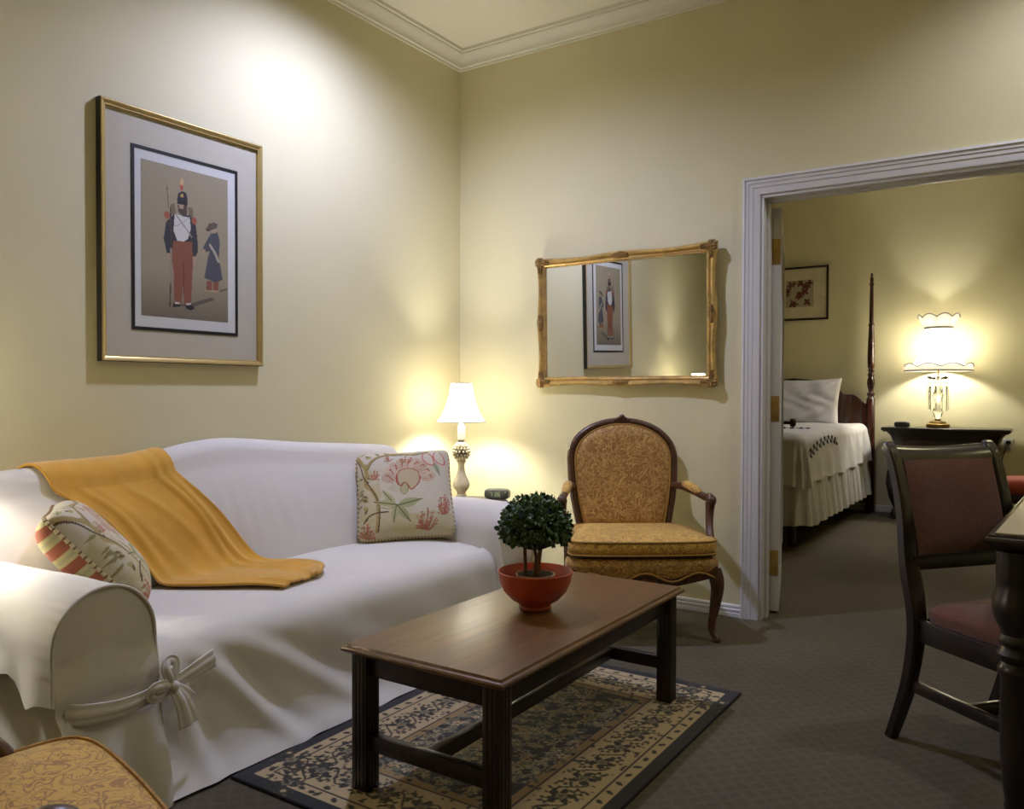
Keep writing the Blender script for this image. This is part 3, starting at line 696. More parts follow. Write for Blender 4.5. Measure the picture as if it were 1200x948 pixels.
# ------------------------------------------------------------------ rug and coffee table
def paint_rug():
    W, Hh = 1.04, 1.50; c = Canvas(300, 430, W, Hh, '1b1a1c'); rng = np.random.RandomState(11)
    cream, tan, navy, sage, rose = 'b59f76', '937748', '16161b', '6d6b50', '6f4a38'
    def rect(a, col): c.put((c.X > a) & (c.X < W-a) & (c.Y > a) & (c.Y < Hh-a), col)
    rect(.042, cream); rect(.082, '2a241c'); rect(.088, cream); rect(.25, '2a241c'); rect(.256, tan); rect(.285, navy)
    def motif(x, y, r, ang, cols):
        for k in range(5):
            a = ang+2*math.pi*k/5; c.ell(x+r*.6*math.cos(a), y+r*.6*math.sin(a), r*.5, r*.28, cols[0], a)
        c.ell(x, y, r*.36, r*.36, cols[1], 0)
    def stem(pts, col, w_=.006): c.line(pts, w_, col)
    # field: scattered scrolling sprays, mirrored left to right
    for k in range(380):
        x, y = rng.uniform(.29, W-.29), rng.uniform(.29, Hh-.29); r_ = rng.uniform(.009, .019); a = rng.uniform(0, 6.28); q = rng.randint(6)
        cols = [(cream, rose), ('a3946c', navy), ('7d7958', navy), (tan, '3a3226'), ('6a664c', cream), ('8c7648', sage)][q]
        motif(x, y, r_, a, cols)
        c.leaf(x+r_*math.cos(a+2), y+r_*math.sin(a+2), r_*2.1, a+2, ['5d5c44', '8a7f60', '4c4e42'][q % 3], .45); c.leaf(x+r_*math.cos(a-1.6), y+r_*math.sin(a-1.6), r_*1.9, a-1.6, ['6d684c', '54523e', '938463'][q % 3], .42)
    for k in range(60):
        x, y = rng.uniform(.3, W-.3), rng.uniform(.3, Hh-.3); a = rng.uniform(0, 6.28)
        stem([(x, y), (x+.03*math.cos(a+.8), y+.03*math.sin(a+.8)), (x+.06*math.cos(a), y+.06*math.sin(a))], '7d7356', .005)
    # borders: an undulating vine with palmettes, dark on cream
    def border(n, L, f):
        for k in range(n):
            s = (k+.5)*L/n
            c.line([f(s+L/n*(i/12-.5), .168+.034*math.sin(math.pi*(2*i/12-1))) for i in range(13)], .007, '2c261c', smooth=False)
            for q in range(26):
                x, y = f(s+rng.uniform(-.5, .5)*L/n, rng.uniform(.096, .243)); c.leaf(x, y, rng.uniform(.012, .028), rng.uniform(0, 6.28), ['2c2a22', '3a3a2a', '5a4630', '2c2a22'][q % 4], .5)
            x, y = f(s, .168); motif(x, y, .040, k, ('2a2620', 'b3a482')); motif(x, y, .020, k+1, (sage, rose))
            for q in (-.33, .33): x, y = f(s+q*L/n, .168+(.03 if q < 0 else -.03)); motif(x, y, .022, k+q, ('33301f', cream))
            for q in range(2): x, y = f(s+(q-.5)*L/n*.5, .064); c.ell(x, y, .014, .008, '2a241c', rng.uniform(0, 3))
            x, y = f(s, .27); c.ell(x, y, .012, .008, '2a241c', k)
    border(12, Hh, lambda s, d: (W-d, s)); border(12, Hh, lambda s, d: (d, s)); border(8, W, lambda s, d: (s, d)); border(8, W, lambda s, d: (s, Hh-d))
    return c
cv = paint_rug(); W_, H_ = 1.04, 1.50; RX, RY = 1.099, -2.555
rug = thing('area_rug', 'black and cream floral area rug under the coffee table', 'rug', (RX+W_/2, RY+H_/2, 0))
P = [[(W_*i/299-W_/2, H_*j/429-H_/2, .010) for i in range(300)] for j in range(430)]
o = raw_grid(P, 'rug_pile', M_rug, rug); cv.apply(o)
MB().box(-W_/2-.004, W_/2+.004, -H_/2-.004, H_/2+.004, .001, .0085, .003).obj('rug_binding', mat('black_rug_binding', '141417', .95, bmp=.4, bscale=300), rug)

TX0, TX1, TY0, TY1, TZ = 1.425, 1.985, -2.435, -1.232, .43
ct = thing('coffee_table', 'rectangular cherry wood coffee table standing on the rug', 'table', ((TX0+TX1)/2, (TY0+TY1)/2, 0))
tx, ty = (TX1-TX0)/2, (TY1-TY0)/2
prof = [(0, -.014), (.002, -.022), (.008, -.026), (.03, -.027)]
edge = [(.030, -.027), (.010, -.027), (.001, -.020), (0, -.014), (.003, -.010), (.010, -.008), (.012, -.005), (.014, -.001), (.018, 0)]
rows = [[(sx*(tx-a), sy*(ty-a), TZ+d) for a, d in edge] for sx, sy in ((-1, -1), (1, -1), (1, 1), (-1, 1))]
mb = MB().grid(rows, cu=True); a = .018
mb.add([(-tx+a, -ty+a, TZ), (tx-a, -ty+a, TZ), (tx-a, ty-a, TZ), (-tx+a, ty-a, TZ)], [(0, 1, 2, 3)])
mb.add([(-tx+.03, -ty+.03, TZ-.027), (tx-.03, -ty+.03, TZ-.027), (tx-.03, ty-.03, TZ-.027), (-tx+.03, ty-.03, TZ-.027)], [(3, 2, 1, 0)])
mb.obj('table_top', M_table, ct, angle=25)
LG = .056; lx, ly = tx-.022-LG/2, ty-.022-LG/2
for sx in (-1, 1):
    for sy in (-1, 1):
        m = MB().box(sx*lx-LG/2, sx*lx+LG/2, sy*ly-LG/2, sy*ly+LG/2, .0105, TZ-.027, .003)
        for g in (-.014, 0, .014):                # reeded faces
            for q in (-1, 1): m.box(sx*lx+g-.005, sx*lx+g+.005, sy*ly+q*LG/2-.0015, sy*ly+q*LG/2+.0015, .012, TZ-.03, .001).box(sx*lx+q*LG/2-.0015, sx*lx+q*LG/2+.0015, sy*ly+g-.005, sy*ly+g+.005, .012, TZ-.03, .001)
        m.obj('leg', M_tablelegs, ct)
for sx in (-1, 1): MB().box(sx*lx-.011, sx*lx+.011, -ly+LG/2, ly-LG/2, TZ-.092, TZ-.027, .003).obj('apron', M_tablelegs, ct)
for sy in (-1, 1):
    MB().box(-lx+LG/2, lx-LG/2, sy*ly-.011, sy*ly+.011, TZ-.092, TZ-.027, .003).obj('apron', M_tablelegs, ct)
    MB().box(-lx+LG/2, lx-LG/2, sy*ly-.014, sy*ly+.014, .125, .172, .003).obj('stretcher', M_tablelegs, ct)
MB().box(-.016, .016, -ly+.014, ly-.014, .128, .168, .003).obj('stretcher', M_tablelegs, ct)

# boxwood topiary in a red bowl
tp = thing('potted_topiary', 'round clipped topiary in a red bowl on the coffee table', 'plant', (1.685, -1.80, TZ))
MB().lathe([(0, .004), (.048, .004), (.050, 0), (.054, .003), (.052, .012), (.056, .018), (.080, .032), (.104, .058), (.118, .088), (.124, .118), (.1255, .124), (.122, .126), (.118, .120), (.110, .088), (.094, .058), (.06, .034), (0, .030)], 56).obj('bowl', M_pottery, tp)
MB().lathe([(.040, .034), (.056, .055), (.064, .108), (.066, .114), (.062, .115), (.058, .106)], 40).obj('inner_pot', M_innerpot, tp)
so = MB(); P = []
for i in range(8): P.append([(.0595*i/7*math.cos(a), .0595*i/7*math.sin(a), .106+.006*random.random()) for a in np.linspace(0, 2*math.pi, 24, endpoint=False)])
so.grid(P, cv=True).obj('soil', M_soil, tp)
for pts, r in (([(-.030, -.012, .10), (-.032, -.012, .15), (-.036, -.008, .20), (-.04, 0, .27)], .0062), ([(.004, -.006, .10), (.004, -.008, .14), (.006, -.004, .17), (-.006, 0, .21), (-.006, 0, .27)], .0058), ([(.018, -.012, .10), (.020, -.012, .15), (.024, -.008, .20), (.028, 0, .27)], .0072)):
    MB().tube(catmull(pts, 5), r, 8).obj('stem', M_bark, tp)
MB().tube([(-.052, .02, .10), (-.050, .016, .16), (-.049, .012, .23)], .0022, 6).obj('support_stake', M_bark, tp)
mb = MB(); rng = np.random.RandomState(5); n = 0
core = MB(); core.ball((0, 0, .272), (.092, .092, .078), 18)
while n < 2300:
    d = rng.normal(size=3); d /= np.linalg.norm(d)
    if d[2] < -.62: continue
    rr = rng.uniform(.80, 1.03) if rng.rand() < .8 else rng.uniform(.5, .85)
    p = np.array((d[0]*.116*rr, d[1]*.116*rr, .262+d[2]*(.112 if d[2] > 0 else .062)*rr))
    nn = d+rng.normal(size=3)*.55; nn /= np.linalg.norm(nn); t = np.cross(nn, rng.normal(size=3)); t /= np.linalg.norm(t); b2 = np.cross(nn, t)
    L = rng.uniform(.015, .024); wd = L*.30
    t = t*.8+d*.6; t /= np.linalg.norm(t)
    q = [p, p+t*L*.4+b2*wd, p+t*L*.75+b2*wd*.8, p+t*L, p+t*L*.75-b2*wd*.8, p+t*L*.4-b2*wd, p+t*L*.5+nn*L*.10]
    mb.add(q, [(0, 6, 1), (1, 6, 2), (2, 6, 3), (3, 6, 4), (4, 6, 5), (5, 6, 0)]); n += 1
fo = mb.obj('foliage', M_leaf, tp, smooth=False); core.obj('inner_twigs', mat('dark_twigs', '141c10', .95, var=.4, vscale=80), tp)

# ------------------------------------------------------------------ french armchairs
def armchair(label, loc, rz, group=None):
    t = thing('armchair', label, 'chair', loc, rz, 'gold damask armchairs')
    FY, BY, FW, BW = .25, -.27, .362, .268        # front and back of the seat, half widths
    def halfw(y): return BW+(FW-BW)*(y-BY)/(FY-BY)
    # cabriole legs
    for sx in (-1, 1):
        x0, y0 = sx*(FW-.03), FY-.03; ox, oy = sx*.7, .7
        pts = catmull([(x0, y0, .335), (x0+ox*.012, y0+oy*.012, .29), (x0+ox*.016, y0+oy*.016, .24), (x0+ox*.002, y0+oy*.002, .15), (x0-ox*.012, y0-oy*.012, .08), (x0-ox*.006, y0-oy*.006, .04), (x0+ox*.014, y0+oy*.014, .016), (x0+ox*.020, y0+oy*.020, .001)], 4)
        rr = np.interp(np.linspace(0, 1, len(pts)), [0, .14, .3, .5, .7, .84, .94, 1], [.030, .034, .029, .020, .0155, .016, .019, .015])
        MB().tube(pts, list(rr), 12).obj('leg', M_chairwood, t)
        pts = catmull([(sx*(BW-.02), BY+.02, .40), (sx*(BW-.02), BY, .25), (sx*(BW-.01), BY-.03, .1), (sx*BW, BY-.065, .001)], 4)
        MB().tube(pts, list(np.linspace(.024, .015, len(pts))), 10).obj('leg', M_chairwood, t)
    # serpentine seat rails
    m = MB(); rows = []
    for s in np.linspace(-1, 1, 49):
        lo = .268+.032*math.cos(s*math.pi*1.0)*-1*.55+.02*abs(s)**6-.012*math.exp(-(s/.22)**2); bow = .022*(1-s*s)
        up = .342-.010*math.cos(s*math.pi*3)
        rows.append([(s*(FW-.02), FY+bow-.035, lo), (s*(FW-.02), FY+bow, lo+.004), (s*(FW-.02), FY+bow+.004, (lo+up)/2), (s*(FW-.02), FY+bow-.002, up), (s*(FW-.02), FY+bow-.035, up)])
    m.grid(rows, cv=True)
    for sx in (-1, 1):
        rows = []
        for s in np.linspace(0, 1, 20):
            y = FY-.03+(BY-FY+.05)*s; x = sx*(halfw(y)-.012); lo = .285+.02*math.cos(s*2*math.pi)
            rows.append([(x-sx*.03, y, lo), (x, y, lo), (x+sx*.004, y, lo+.03), (x, y, .345), (x-sx*.03, y, .345)])
        m.grid(rows, cv=True)
    m.box(-BW+.02, BW-.02, BY-.012, BY+.02, .29, .345)
    m.obj('seat_rail', M_chairwood, t)
    for k in (-2, -1, 0, 1, 2): pass
    cv_ = MB()
    for k in range(-3, 4): cv_.ball((k*.016, FY+.024, .292-.003*abs(k)), (.010, .007, .012-.001*abs(k)), 8)
    cv_.obj('carved_shell', M_chairwood, t)
    # upholstered seat base with a waved lower welt, loose cushion above
    rows = []; N = 96
    def outline(s, grow=0):                        # rounded trapezium, bowed at the front
        p = (s % 1)*8; u, v = ((1, p-1) if p < 2 else (3-p, 1) if p < 4 else (-1, 5-p) if p < 6 else (p-7, -1))
        q = (abs(u)**9+abs(v)**9)**(1/9); u, v = u/q, v/q
        y = (FY+BY)/2+.005+v*(FY-BY+grow)/2*.985; x = u*(halfw(y)+grow/2); y += .024*(1-u*u)*(v > 0)
        return x, y
    for z, g in ((.318, -.01), (.338, .004), (.358, .014), (.376, .010), (.388, -.006), (.392, -.06)):
        r = []
        for i in range(N):
            x, y = outline(i/N, g); zz = z
            if z < .34: zz = z+.020*math.cos(x/FW*math.pi*3)*(1 if y > .15 else 0)-.012
            r.append((x, y, zz))
        rows.append(r)
    o_ = MB().grid(rows, cv=True); o_.obj('seat_base', M_damask, t, angle=60)
    w_ = [(*outline(i/N, .016), .310+(.020*math.cos(outline(i/N)[0]/FW*math.pi*3) if outline(i/N)[1] > .15 else 0)) for i in range(N)]
    MB().tube(w_, .005, 6, closed=True).obj('welt', M_welt, t)
    MB().grid([[(*outline(i/N, -.03), z) for i in range(N)] for z in (.385, .41)]+[[(0, 0, .41)]*N], cv=True).obj('seat_frame', M_chairwood, t)
    rows = []; Z0, Z1 = .410, .470
    def outc(s, g): x, y = outline(s, g); return x*.985, y+.012
    for z, g in ((Z0+.004, -.16), (Z0, -.05), (Z0+.002, -.006), (Z0+.012, .002), (Z0+.03, .008), (Z1-.010, .002), (Z1, -.006)):
        rows.append([(*outc(i/N, g), z) for i in range(N)])
    for q in (.93, .8, .6, .4, .2, .02):
        rows.append([(outc(i/N, 0)[0]*q, outc(i/N, 0)[1]*q+.0*(1-q), Z1+.022*(1-q**3)) for i in range(N)])
    MB().grid(rows, cv=True).obj('seat_cushion', M_damask_light, t, angle=70)
    for z in (Z0, Z1): MB().tube([(*outc(i/N, 0), z) for i in range(N)], .0045, 6, closed=True).obj('welt', M_welt, t)
    # arched back
    def bw(z): return np.interp(z, [.44, .5, .6, .7, .80], [.222, .236, .256, .268, .272]) if z <= .80 else .272*math.sqrt(max(0, 1-((z-.80)/.195)**2.1))
    def by(z): return BY+.01-(z-.42)*.15
    zs = list(np.linspace(.44, .80, 16)); pts = [(-bw(z), by(z), z) for z in zs]
    for k in range(1, 24):
        a = math.pi-math.pi*k/24; z = .80+.195*abs(math.sin(a))**.93; pts.append((.272*math.cos(a), by(z), z))
    pts += [(bw(z), by(z), z) for z in zs[::-1]]
    sec = [(-.9, -.7), (-.4, -1), (.4, -1), (.9, -.7), (1, .2), (.55, .9), (.2, .6), (-.2, .6), (-.55, .9), (-1, .2)]
    fr = MB().tube(pts, (.021, .019), up=(0, 1, 0), sec=sec) if False else MB().tube(pts, .020, 10, up=(0, 1, 0))
    fr.tube([(-.222, by(.45), .45), (-.1, by(.45)+.004, .458), (0, by(.45)+.004, .462), (.1, by(.45)+.004, .458), (.222, by(.45), .45)], .018, 8)
    for sx in (-1, 1): fr.tube([(sx*.222, by(.46), .46), (sx*(BW-.022), BY+.01, .36)], [.020, .024], 10)
    fr.obj('back_frame', M_chairwood, t)
    cr = MB(); z0 = .998
    for k in range(-4, 5): cr.ball((k*.017, by(z0)+.012, z0+.012-.0021*k*k), (.013, .012, .013-.0009*abs(k)), 8)
    cr.ball((0, by(z0)+.014, z0+.020), (.016, .012, .014), 10); cr.obj('crest_carving', M_chairwood, t)
    rows = []
    for z in list(np.linspace(.452, .80, 20))+list(.80+.18*np.sin(np.linspace(.1, math.pi/2, 14))):
        wd = (bw(z)-.014 if z <= .80 else .258*math.sqrt(max(0.0004, 1-((z-.80)/.181)**2.1))); r = []
        for u in np.linspace(-1, 1, 27):
            q = (max(0, 1-abs(u)**3.5))**.6*min(1, max(0, (z-.445)/.05))**.5*min(1, max(.0, (.985-z)/.06))**.5
            r.append((u*wd, by(z)+.006+.034*q, z))
        rows.append(r)
    MB().grid(rows).obj('back_panel', M_damask, t, angle=80)
    bk = [[(p[0], by(p[2])-.014-.0*p[1], p[2]) for p in r] for r in rows]; MB().grid(bk).obj('back_lining', M_damask, t, angle=80)
    wp = [(r[0][0]*.965, by(r[0][2])+.017, r[0][2]) for r in rows]+[(r[-1][0]*.965, by(r[0][2])+.017, r[0][2]) for r in rows[::-1]]
    MB().tube(wp, .0048, 6, closed=True).obj('welt', M_welt, t)
    # arms
    for sx in (-1, 1):
        pts = catmull([(sx*.262, by(.66)+.01, .66), (sx*.285, BY+.06, .668), (sx*.322, BY+.18, .654), (sx*.348, BY+.29, .640), (sx*.356, BY+.325, .644), (sx*.358, BY+.345, .632), (sx*.357, BY+.342, .612)], 6)
        m = MB().tube(pts, list(np.interp(np.linspace(0, 1, len(pts)), [0, .2, .6, .8, .9, 1], [.020, .017, .019, .025, .024, .014])), 10)
        pts = catmull([(sx*.357, BY+.335, .62), (sx*.353, BY+.338, .57), (sx*.345, BY+.365, .51), (sx*.338, BY+.41, .44), (sx*.335, BY+.43, .34)], 6)
        m.tube(pts, list(np.interp(np.linspace(0, 1, len(pts)), [0, .2, .5, 1], [.024, .020, .017, .022])), 10)
        ar = m.obj('arm', M_chairwood, t)
        pts = catmull([(sx*.290, BY+.075, .682), (sx*.306, BY+.13, .680), (sx*.322, BY+.19, .668), (sx*.332, BY+.245, .656)], 5)
        MB().tube(pts, list(np.interp(np.linspace(0, 1, len(pts)), [0, .15, .5, .85, 1], [.006, .019, .023, .019, .006])), 10).obj('arm_pad', M_damask_light, ar)
    return t
armchair('gold damask armchair with carved wood frame under the mirror', (1.428, -.483, 0), math.radians(216))
armchair('gold damask armchair cut off at the lower left corner in front of the sofa arm', (1.779, -3.568, 0), math.radians(-15.2))

# ------------------------------------------------------------------ dining side
dt = thing('dining_table', 'dark wood dining table with turned legs at the right edge', 'table', (3.54, -.925, 0), math.radians(-3.3))
dx, dy, dz = .53, .76, .78                          # local half sizes
def DL(o): return o
edge = [(.05, -.045), (.030, -.045), (.022, -.036), (.010, -.030), (.002, -.022), (0, -.014), (.003, -.007), (.008, -.005), (.010, 0)]
rows = [[(sx*(dx-a), sy*(dy-a), dz+d) for a, d in edge] for sx, sy in ((-1, -1), (1, -1), (1, 1), (-1, 1))]
m = MB().grid(rows, cu=True)
for z, a in ((dz, .010), (dz-.045, .05)): m.add([(-dx+a, -dy+a, z), (dx-a, -dy+a, z), (dx-a, dy-a, z), (-dx+a, dy-a, z)], [(0, 1, 2, 3)])
m.obj('table_top', M_espresso, dt, angle=25)
MB().box(-dx+.024, dx-.024, -dy+.024, dy-.024, dz+.0005, dz+.0065, .002).obj('painted_reflection_top', mat('beige_wall_reflection', 'b3a683', .35, var=.05, vscale=40), dt)['label'] = 'glass top coloured beige for the wall reflection'  # tabletop glass: the wall's reflection is put in as a beige colour
for sx in (-1, 1): MB().box(sx*(dx-.075)-.012, sx*(dx-.075)+.012, -dy+.1, dy-.1, .655, dz-.045, .002).obj('apron', M_espresso, dt)
for sy in (-1, 1): MB().box(-dx+.1, dx-.1, sy*(dy-.075)-.012, sy*(dy-.075)+.012, .655, dz-.045, .002).obj('apron', M_espresso, dt)
for sx in (-1, 1):
    for sy in (-1, 1):
        MB().lathe([(r_*.80, z_) for r_, z_ in [(.0, 0), (.030, 0), (.040, .012), (.042, .03), (.030, .05), (.034, .06), (.030, .07), (.040, .12), (.047, .22), (.050, .33), (.047, .40), (.056, .412), (.058, .425), (.050, .436), (.046, .442), (.058, .452), (.060, .464), (.050, .476), (.046, .484), (.056, .494), (.056, .504), (.048, .515),
                    (.052, .53), (.066, .55), (.074, .58), (.072, .61), (.062, .635), (.064, .65), (.064, dz-.045), (0, dz-.045)]], 28, (sx*(dx-.072), sy*(dy-.072), 0), fn=None).obj('leg', M_espresso, dt)

def dining_chair(label, loc, rz):
    t = thing('dining_chair', label, 'chair', loc, rz); HW = .205; FY, BY = .21, -.21
    def yb(z): return BY-.012-.095*max(0, (z-.5)/.47)**1.5
    for sx in (-1, 1):
        pts = catmull([(sx*HW, BY-.105, .001), (sx*HW, BY-.065, .10), (sx*HW, BY-.025, .22), (sx*HW, BY, .36), (sx*HW, BY-.004, .47), (sx*(HW+.002), yb(.6)-.01, .60), (sx*(HW+.004), yb(.75), .75), (sx*(HW+.004), yb(.88), .88), (sx*(HW+.006), yb(.955)-.01, .955), (sx*(HW+.004), yb(.97)-.032, .972)], 5)
        n_ = len(pts); rr = [(np.interp(i/(n_-1), [0, .4, .75, .95, 1], [.017, .021, .018, .018, .014]), np.interp(i/(n_-1), [0, .3, .5, .7, .95, 1], [.017, .024, .030, .022, .018, .012])) for i in range(n_)]
        MB().tube(pts, rr, sec=[(-1, -.7), (-.7, -1), (.7, -1), (1, -.7), (1, .7), (.7, 1), (-.7, 1), (-1, .7)], up=(1, 0, 0)).obj('back_post', M_espresso, t)
        MB().tube([(sx*(HW-.005), FY-.02, .42), (sx*(HW-.005), FY-.02, .3), (sx*(HW-.002), FY-.012, .12), (sx*(HW+.002), FY+.004, .001)], [.024, .022, .019, .017], sec=[(-1, -.7), (-.7, -1), (.7, -1), (1, -.7), (1, .7), (.7, 1), (-.7, 1), (-1, .7)], up=(0, 1, 0)).obj('leg', M_espresso, t)
        MB().box(sx*HW-.012, sx*HW+.012, BY+.01, FY-.03, .355, .425, .003).obj('seat_rail', M_espresso, t)
        MB().box(sx*HW-.010, sx*HW+.010, BY-.02, FY-.03, .185, .222, .003).obj('side_stretcher', M_espresso, t)
    MB().box(-HW, HW, FY-.034, FY-.008, .355, .425, .003).box(-HW, HW, BY-.006, BY+.018, .355, .425, .003).obj('seat_rail', M_espresso, t)
    MB().box(-HW+.01, HW-.01, -.015, .012, .19, .22, .003).obj('cross_stretcher', M_espresso, t)
    rows = []                                       # scrolled top rail, dipping in the middle
    for x in np.linspace(-HW-.012, HW+.012, 25):
        dzp = -.010*(1-(x/HW)**2); cb = -.018*(1-(x/HW)**2)
        sec = [(yb(.93)+.016, .915), (yb(.94)+.014, .94), (yb(.96)+.004, .962), (yb(.97)-.016, .976), (yb(.97)-.036, .974), (yb(.97)-.040, .962), (yb(.96)-.026, .950), (yb(.93)-.016, .925), (yb(.92)-.010, .912)]
        rows.append([(x, y+cb, z+dzp) for y, z in sec])
    MB().grid(rows, cv=True).obj('top_rail', M_espresso, t, angle=50)
    def panel(z0, z1, w_, d0, d1, bulge):
        R = []
        for z in np.linspace(z0, z1, 20):
            R.append([(u*w_, yb(z)-.018*(1-u*u)*min(1, (z-.5)/.3)+d0+bulge*(1-u**4)*(1-((2*z-z0-z1)/(z1-z0))**4), z) for u in np.linspace(-1, 1, 16)])
        return R
    fr = MB(); R = panel(.59, .92, HW-.012, 0, 0, 0)
    fr.grid([[(p[0], p[1]+.010, p[2]) for p in r] for r in R]); fr.grid([[(p[0], p[1]-.010, p[2]) for p in r] for r in R])
    fr.box(-HW, HW, yb(.6)-.014, yb(.6)+.012, .575, .625, .004); fr.obj('back_frame', M_espresso, t)
    MB().grid(panel(.622, .925, HW-.020, .012, 0, .016)).obj('back_pad', M_redfab, t, angle=70)
    MB().grid(panel(.622, .925, HW-.020, -.012, 0, -.008)).obj('back_pad', M_redfab, t, angle=70)
    rows = []; N = 56
    for q, z in ((1.0, .425), (1.02, .445), (1.0, .462), (.92, .476), (.7, .486), (.4, .490), (.02, .491)):
        r = []
        for i in range(N):
            a = 2*math.pi*i/N; c_, s_ = math.cos(a), math.sin(a); r.append((math.copysign(abs(c_)**.3, c_)*(HW-.002)*q, math.copysign(abs(s_)**.3, s_)*.205*q+.008, z))
        rows.append(r)
    MB().grid(rows, cv=True).obj('seat', M_redfab, t, angle=70)
    return t
_fx, _fy = .77, -.636; _cx, _cy = 2.757+.205*.636+.21*_fx, -1.205+.205*.77+.21*_fy
dining_chair('dark dining chair with rust upholstered back and seat at the dining table', (_cx, _cy, 0), math.atan2(-_fx, _fy))

# ------------------------------------------------------------------ bedroom
# nightstand: bombe chest
ns = thing('nightstand', 'dark bombe bedside chest under the crystal lamp in the bedroom', 'chest', (2.33, 4.14, 0))
rows = []
for z, wx, wy in ((.06, .40, .175), (.10, .41, .18), (.20, .45, .205), (.32, .475, .22), (.42, .465, .215), (.52, .435, .20), (.62, .412, .188), (.70, .418, .19), (.76, .44, .20), (.79, .47, .21), (.80, .485, .215)):
    r = []
    for i in range(64):
        a = 2*math.pi*i/64; c_, s_ = math.cos(a), math.sin(a); y = math.copysign(abs(s_)**.22, s_)*wy
        r.append((math.copysign(abs(c_)**.22, c_)*wx, min(.205, y), z))
    rows.append(r)
MB().grid(rows, cv=True).obj('body', M_espresso, ns, angle=50)
MB().box(-.505, .505, -.23, .215, .805, .835, .008, seg=3).box(-.49, .49, -.222, .21, .795, .808, .003).obj('chest_top', M_espresso, ns)
for k in range(3):
    z0 = .15+.2*k; wy = np.interp(z0+.08, [.1, .2, .32, .42, .52, .62, .7], [.18, .205, .22, .215, .2, .188, .19]); d_ = MB().box(-.33, .33, -wy-.012, -wy+.02, z0, z0+.17, .006).obj('drawer', M_espresso, ns)
    for sx in (-1, 1): MB().ball((sx*.17, -wy-.02, z0+.085), (.014, .012, .014), 10).obj('drawer_knob', M_brass, d_)
for sx in (-1, 1):
    for sy in (-1, 1): MB().tube(catmull([(sx*.37, sy*.15, .10), (sx*.40, sy*.165, .05), (sx*.395, sy*.16, .02), (sx*.41, sy*.17, .0)], 4), .026, 10).obj('foot', M_espresso, ns)
# crystal lamp
bl = thing('crystal_lamp', 'tall crystal prism lamp with scalloped cream shade on the bedside chest', 'lamp', (2.265, 4.115, .835))
MB().lathe([(0, 0), (.094, 0), (.096, .004), (.096, .030), (.090, .036), (.070, .038), (.066, .055), (.060, .060), (0, .060)], 32).obj('brass_base', M_brass, bl)
MB().lathe([(0, .06), (.03, .06), (.02, .08), (.030, .10), (.045, .14), (.030, .18), (.020, .21), (.034, .25), (.048, .29), (.030, .33), (.018, .37), (.02, .42), (0, .43)], 20).obj('glass_stem', M_glass, bl)
MB().lathe([(.0, .425), (.03, .425), (.055, .43), (.085, .445), (.092, .455), (.086, .458), (.05, .44), (.02, .436)], 28, fn=lambda x, y, z: (x, y, z+.006*math.cos(math.atan2(y, x)*8)*(math.hypot(x, y) > .06))).obj('glass_bobeche', M_glass, bl)
for k in range(10):
    a = 2*math.pi*k/10+.16; c_, s_ = math.cos(a)*.080, math.sin(a)*.080
    m = MB().tube([(c_, s_, .44), (c_, s_, .405)], .0012, 5); m.ball((c_, s_, .395), (.011, .011, .013), 8)
    m.tube([(c_, s_, .375), (c_, s_, .36), (c_, s_, .17), (c_, s_, .145)], [.003, .0095, .0085, .001], 6); m.obj('crystal_prism', M_glass, bl)
MB().tube([(0, 0, .43), (0, 0, .56)], .007, 8).obj('lamp_rod', M_brass, bl)
SP = [(.272, .512), (.235, .545), (.190, .600), (.150, .680), (.122, .780), (.108, .890)]
def scal(mb, r0, z0, r1, z1, n, amp, out=0):
    R = []
    for i in range(96):
        a = 2*math.pi*i/96; q = abs(math.sin(a*n/2)); R.append([((r0+(r1-r0)*k/5)*math.cos(a), (r0+(r1-r0)*k/5)*math.sin(a), z0+(z1+amp*q-z0)*k/5) for k in range(6)])
    return mb.grid(R, cu=True), [((r1+.001)*math.cos(2*math.pi*i/96), (r1+.001)*math.sin(2*math.pi*i/96), z1+amp*abs(math.sin(2*math.pi*i/96*n/2))) for i in range(96)]
sh = MB().lathe([(p[0], p[1]) for p in catmull([(a, b, 0) for a, b in SP], 4)], 64, fn=lambda x, y, z: (x*(1+.006*math.cos(32*math.atan2(y, x))), y*(1+.006*math.cos(32*math.atan2(y, x))), z))
sh.obj('lamp_shade', M_shadecloth, bl)
f1, e1 = scal(MB(), .274, .510, .278, .545, 9, .030); f1.obj('lower_flounce', M_shadecloth, bl)
f2, e2 = scal(MB(), .108, .890, .166, .985, 8, .030); f2.obj('upper_flounce', M_shadecloth, bl)
for pts, r in ((e1, .0045), (e2, .0045), ([(.112*math.cos(2*math.pi*i/48), .112*math.sin(2*math.pi*i/48), .893) for i in range(48)], .010), ([(.276*math.cos(2*math.pi*i/64), .276*math.sin(2*math.pi*i/64), .511) for i in range(64)], .006)):
    MB().tube(pts, r, 6, closed=True).obj('braid_trim', M_grey, bl)
for k in range(8):
    a = 2*math.pi*k/8+.35; MB().tube([(q*1.012*math.cos(a), q*1.012*math.sin(a), z) for q, z in SP], .0018, 5).obj('shade_rib', M_grey, bl)
MB().lathe([(0, .56), (.014, .565), (.025, .60), (.032, .63), (.022, .665), (0, .675)], 14).obj('light_bulb', M_white, bl)
b = bulb((0, 0, .70), BED_W, BULB, .06); b.parent = bl
clock((1.985, 4.02, .835), math.radians(8), 'small dark oval alarm clock on the bedside chest left of the crystal lamp', '', .13, .05)
ol = thing('wall_outlet', 'cream wall outlet with a black plug beside the bedside chest', 'outlet', (2.80, YB, .68))
MB().box(-.037, .037, -.007, 0, -.060, .060, .003).obj('face_plate', M_white, ol)
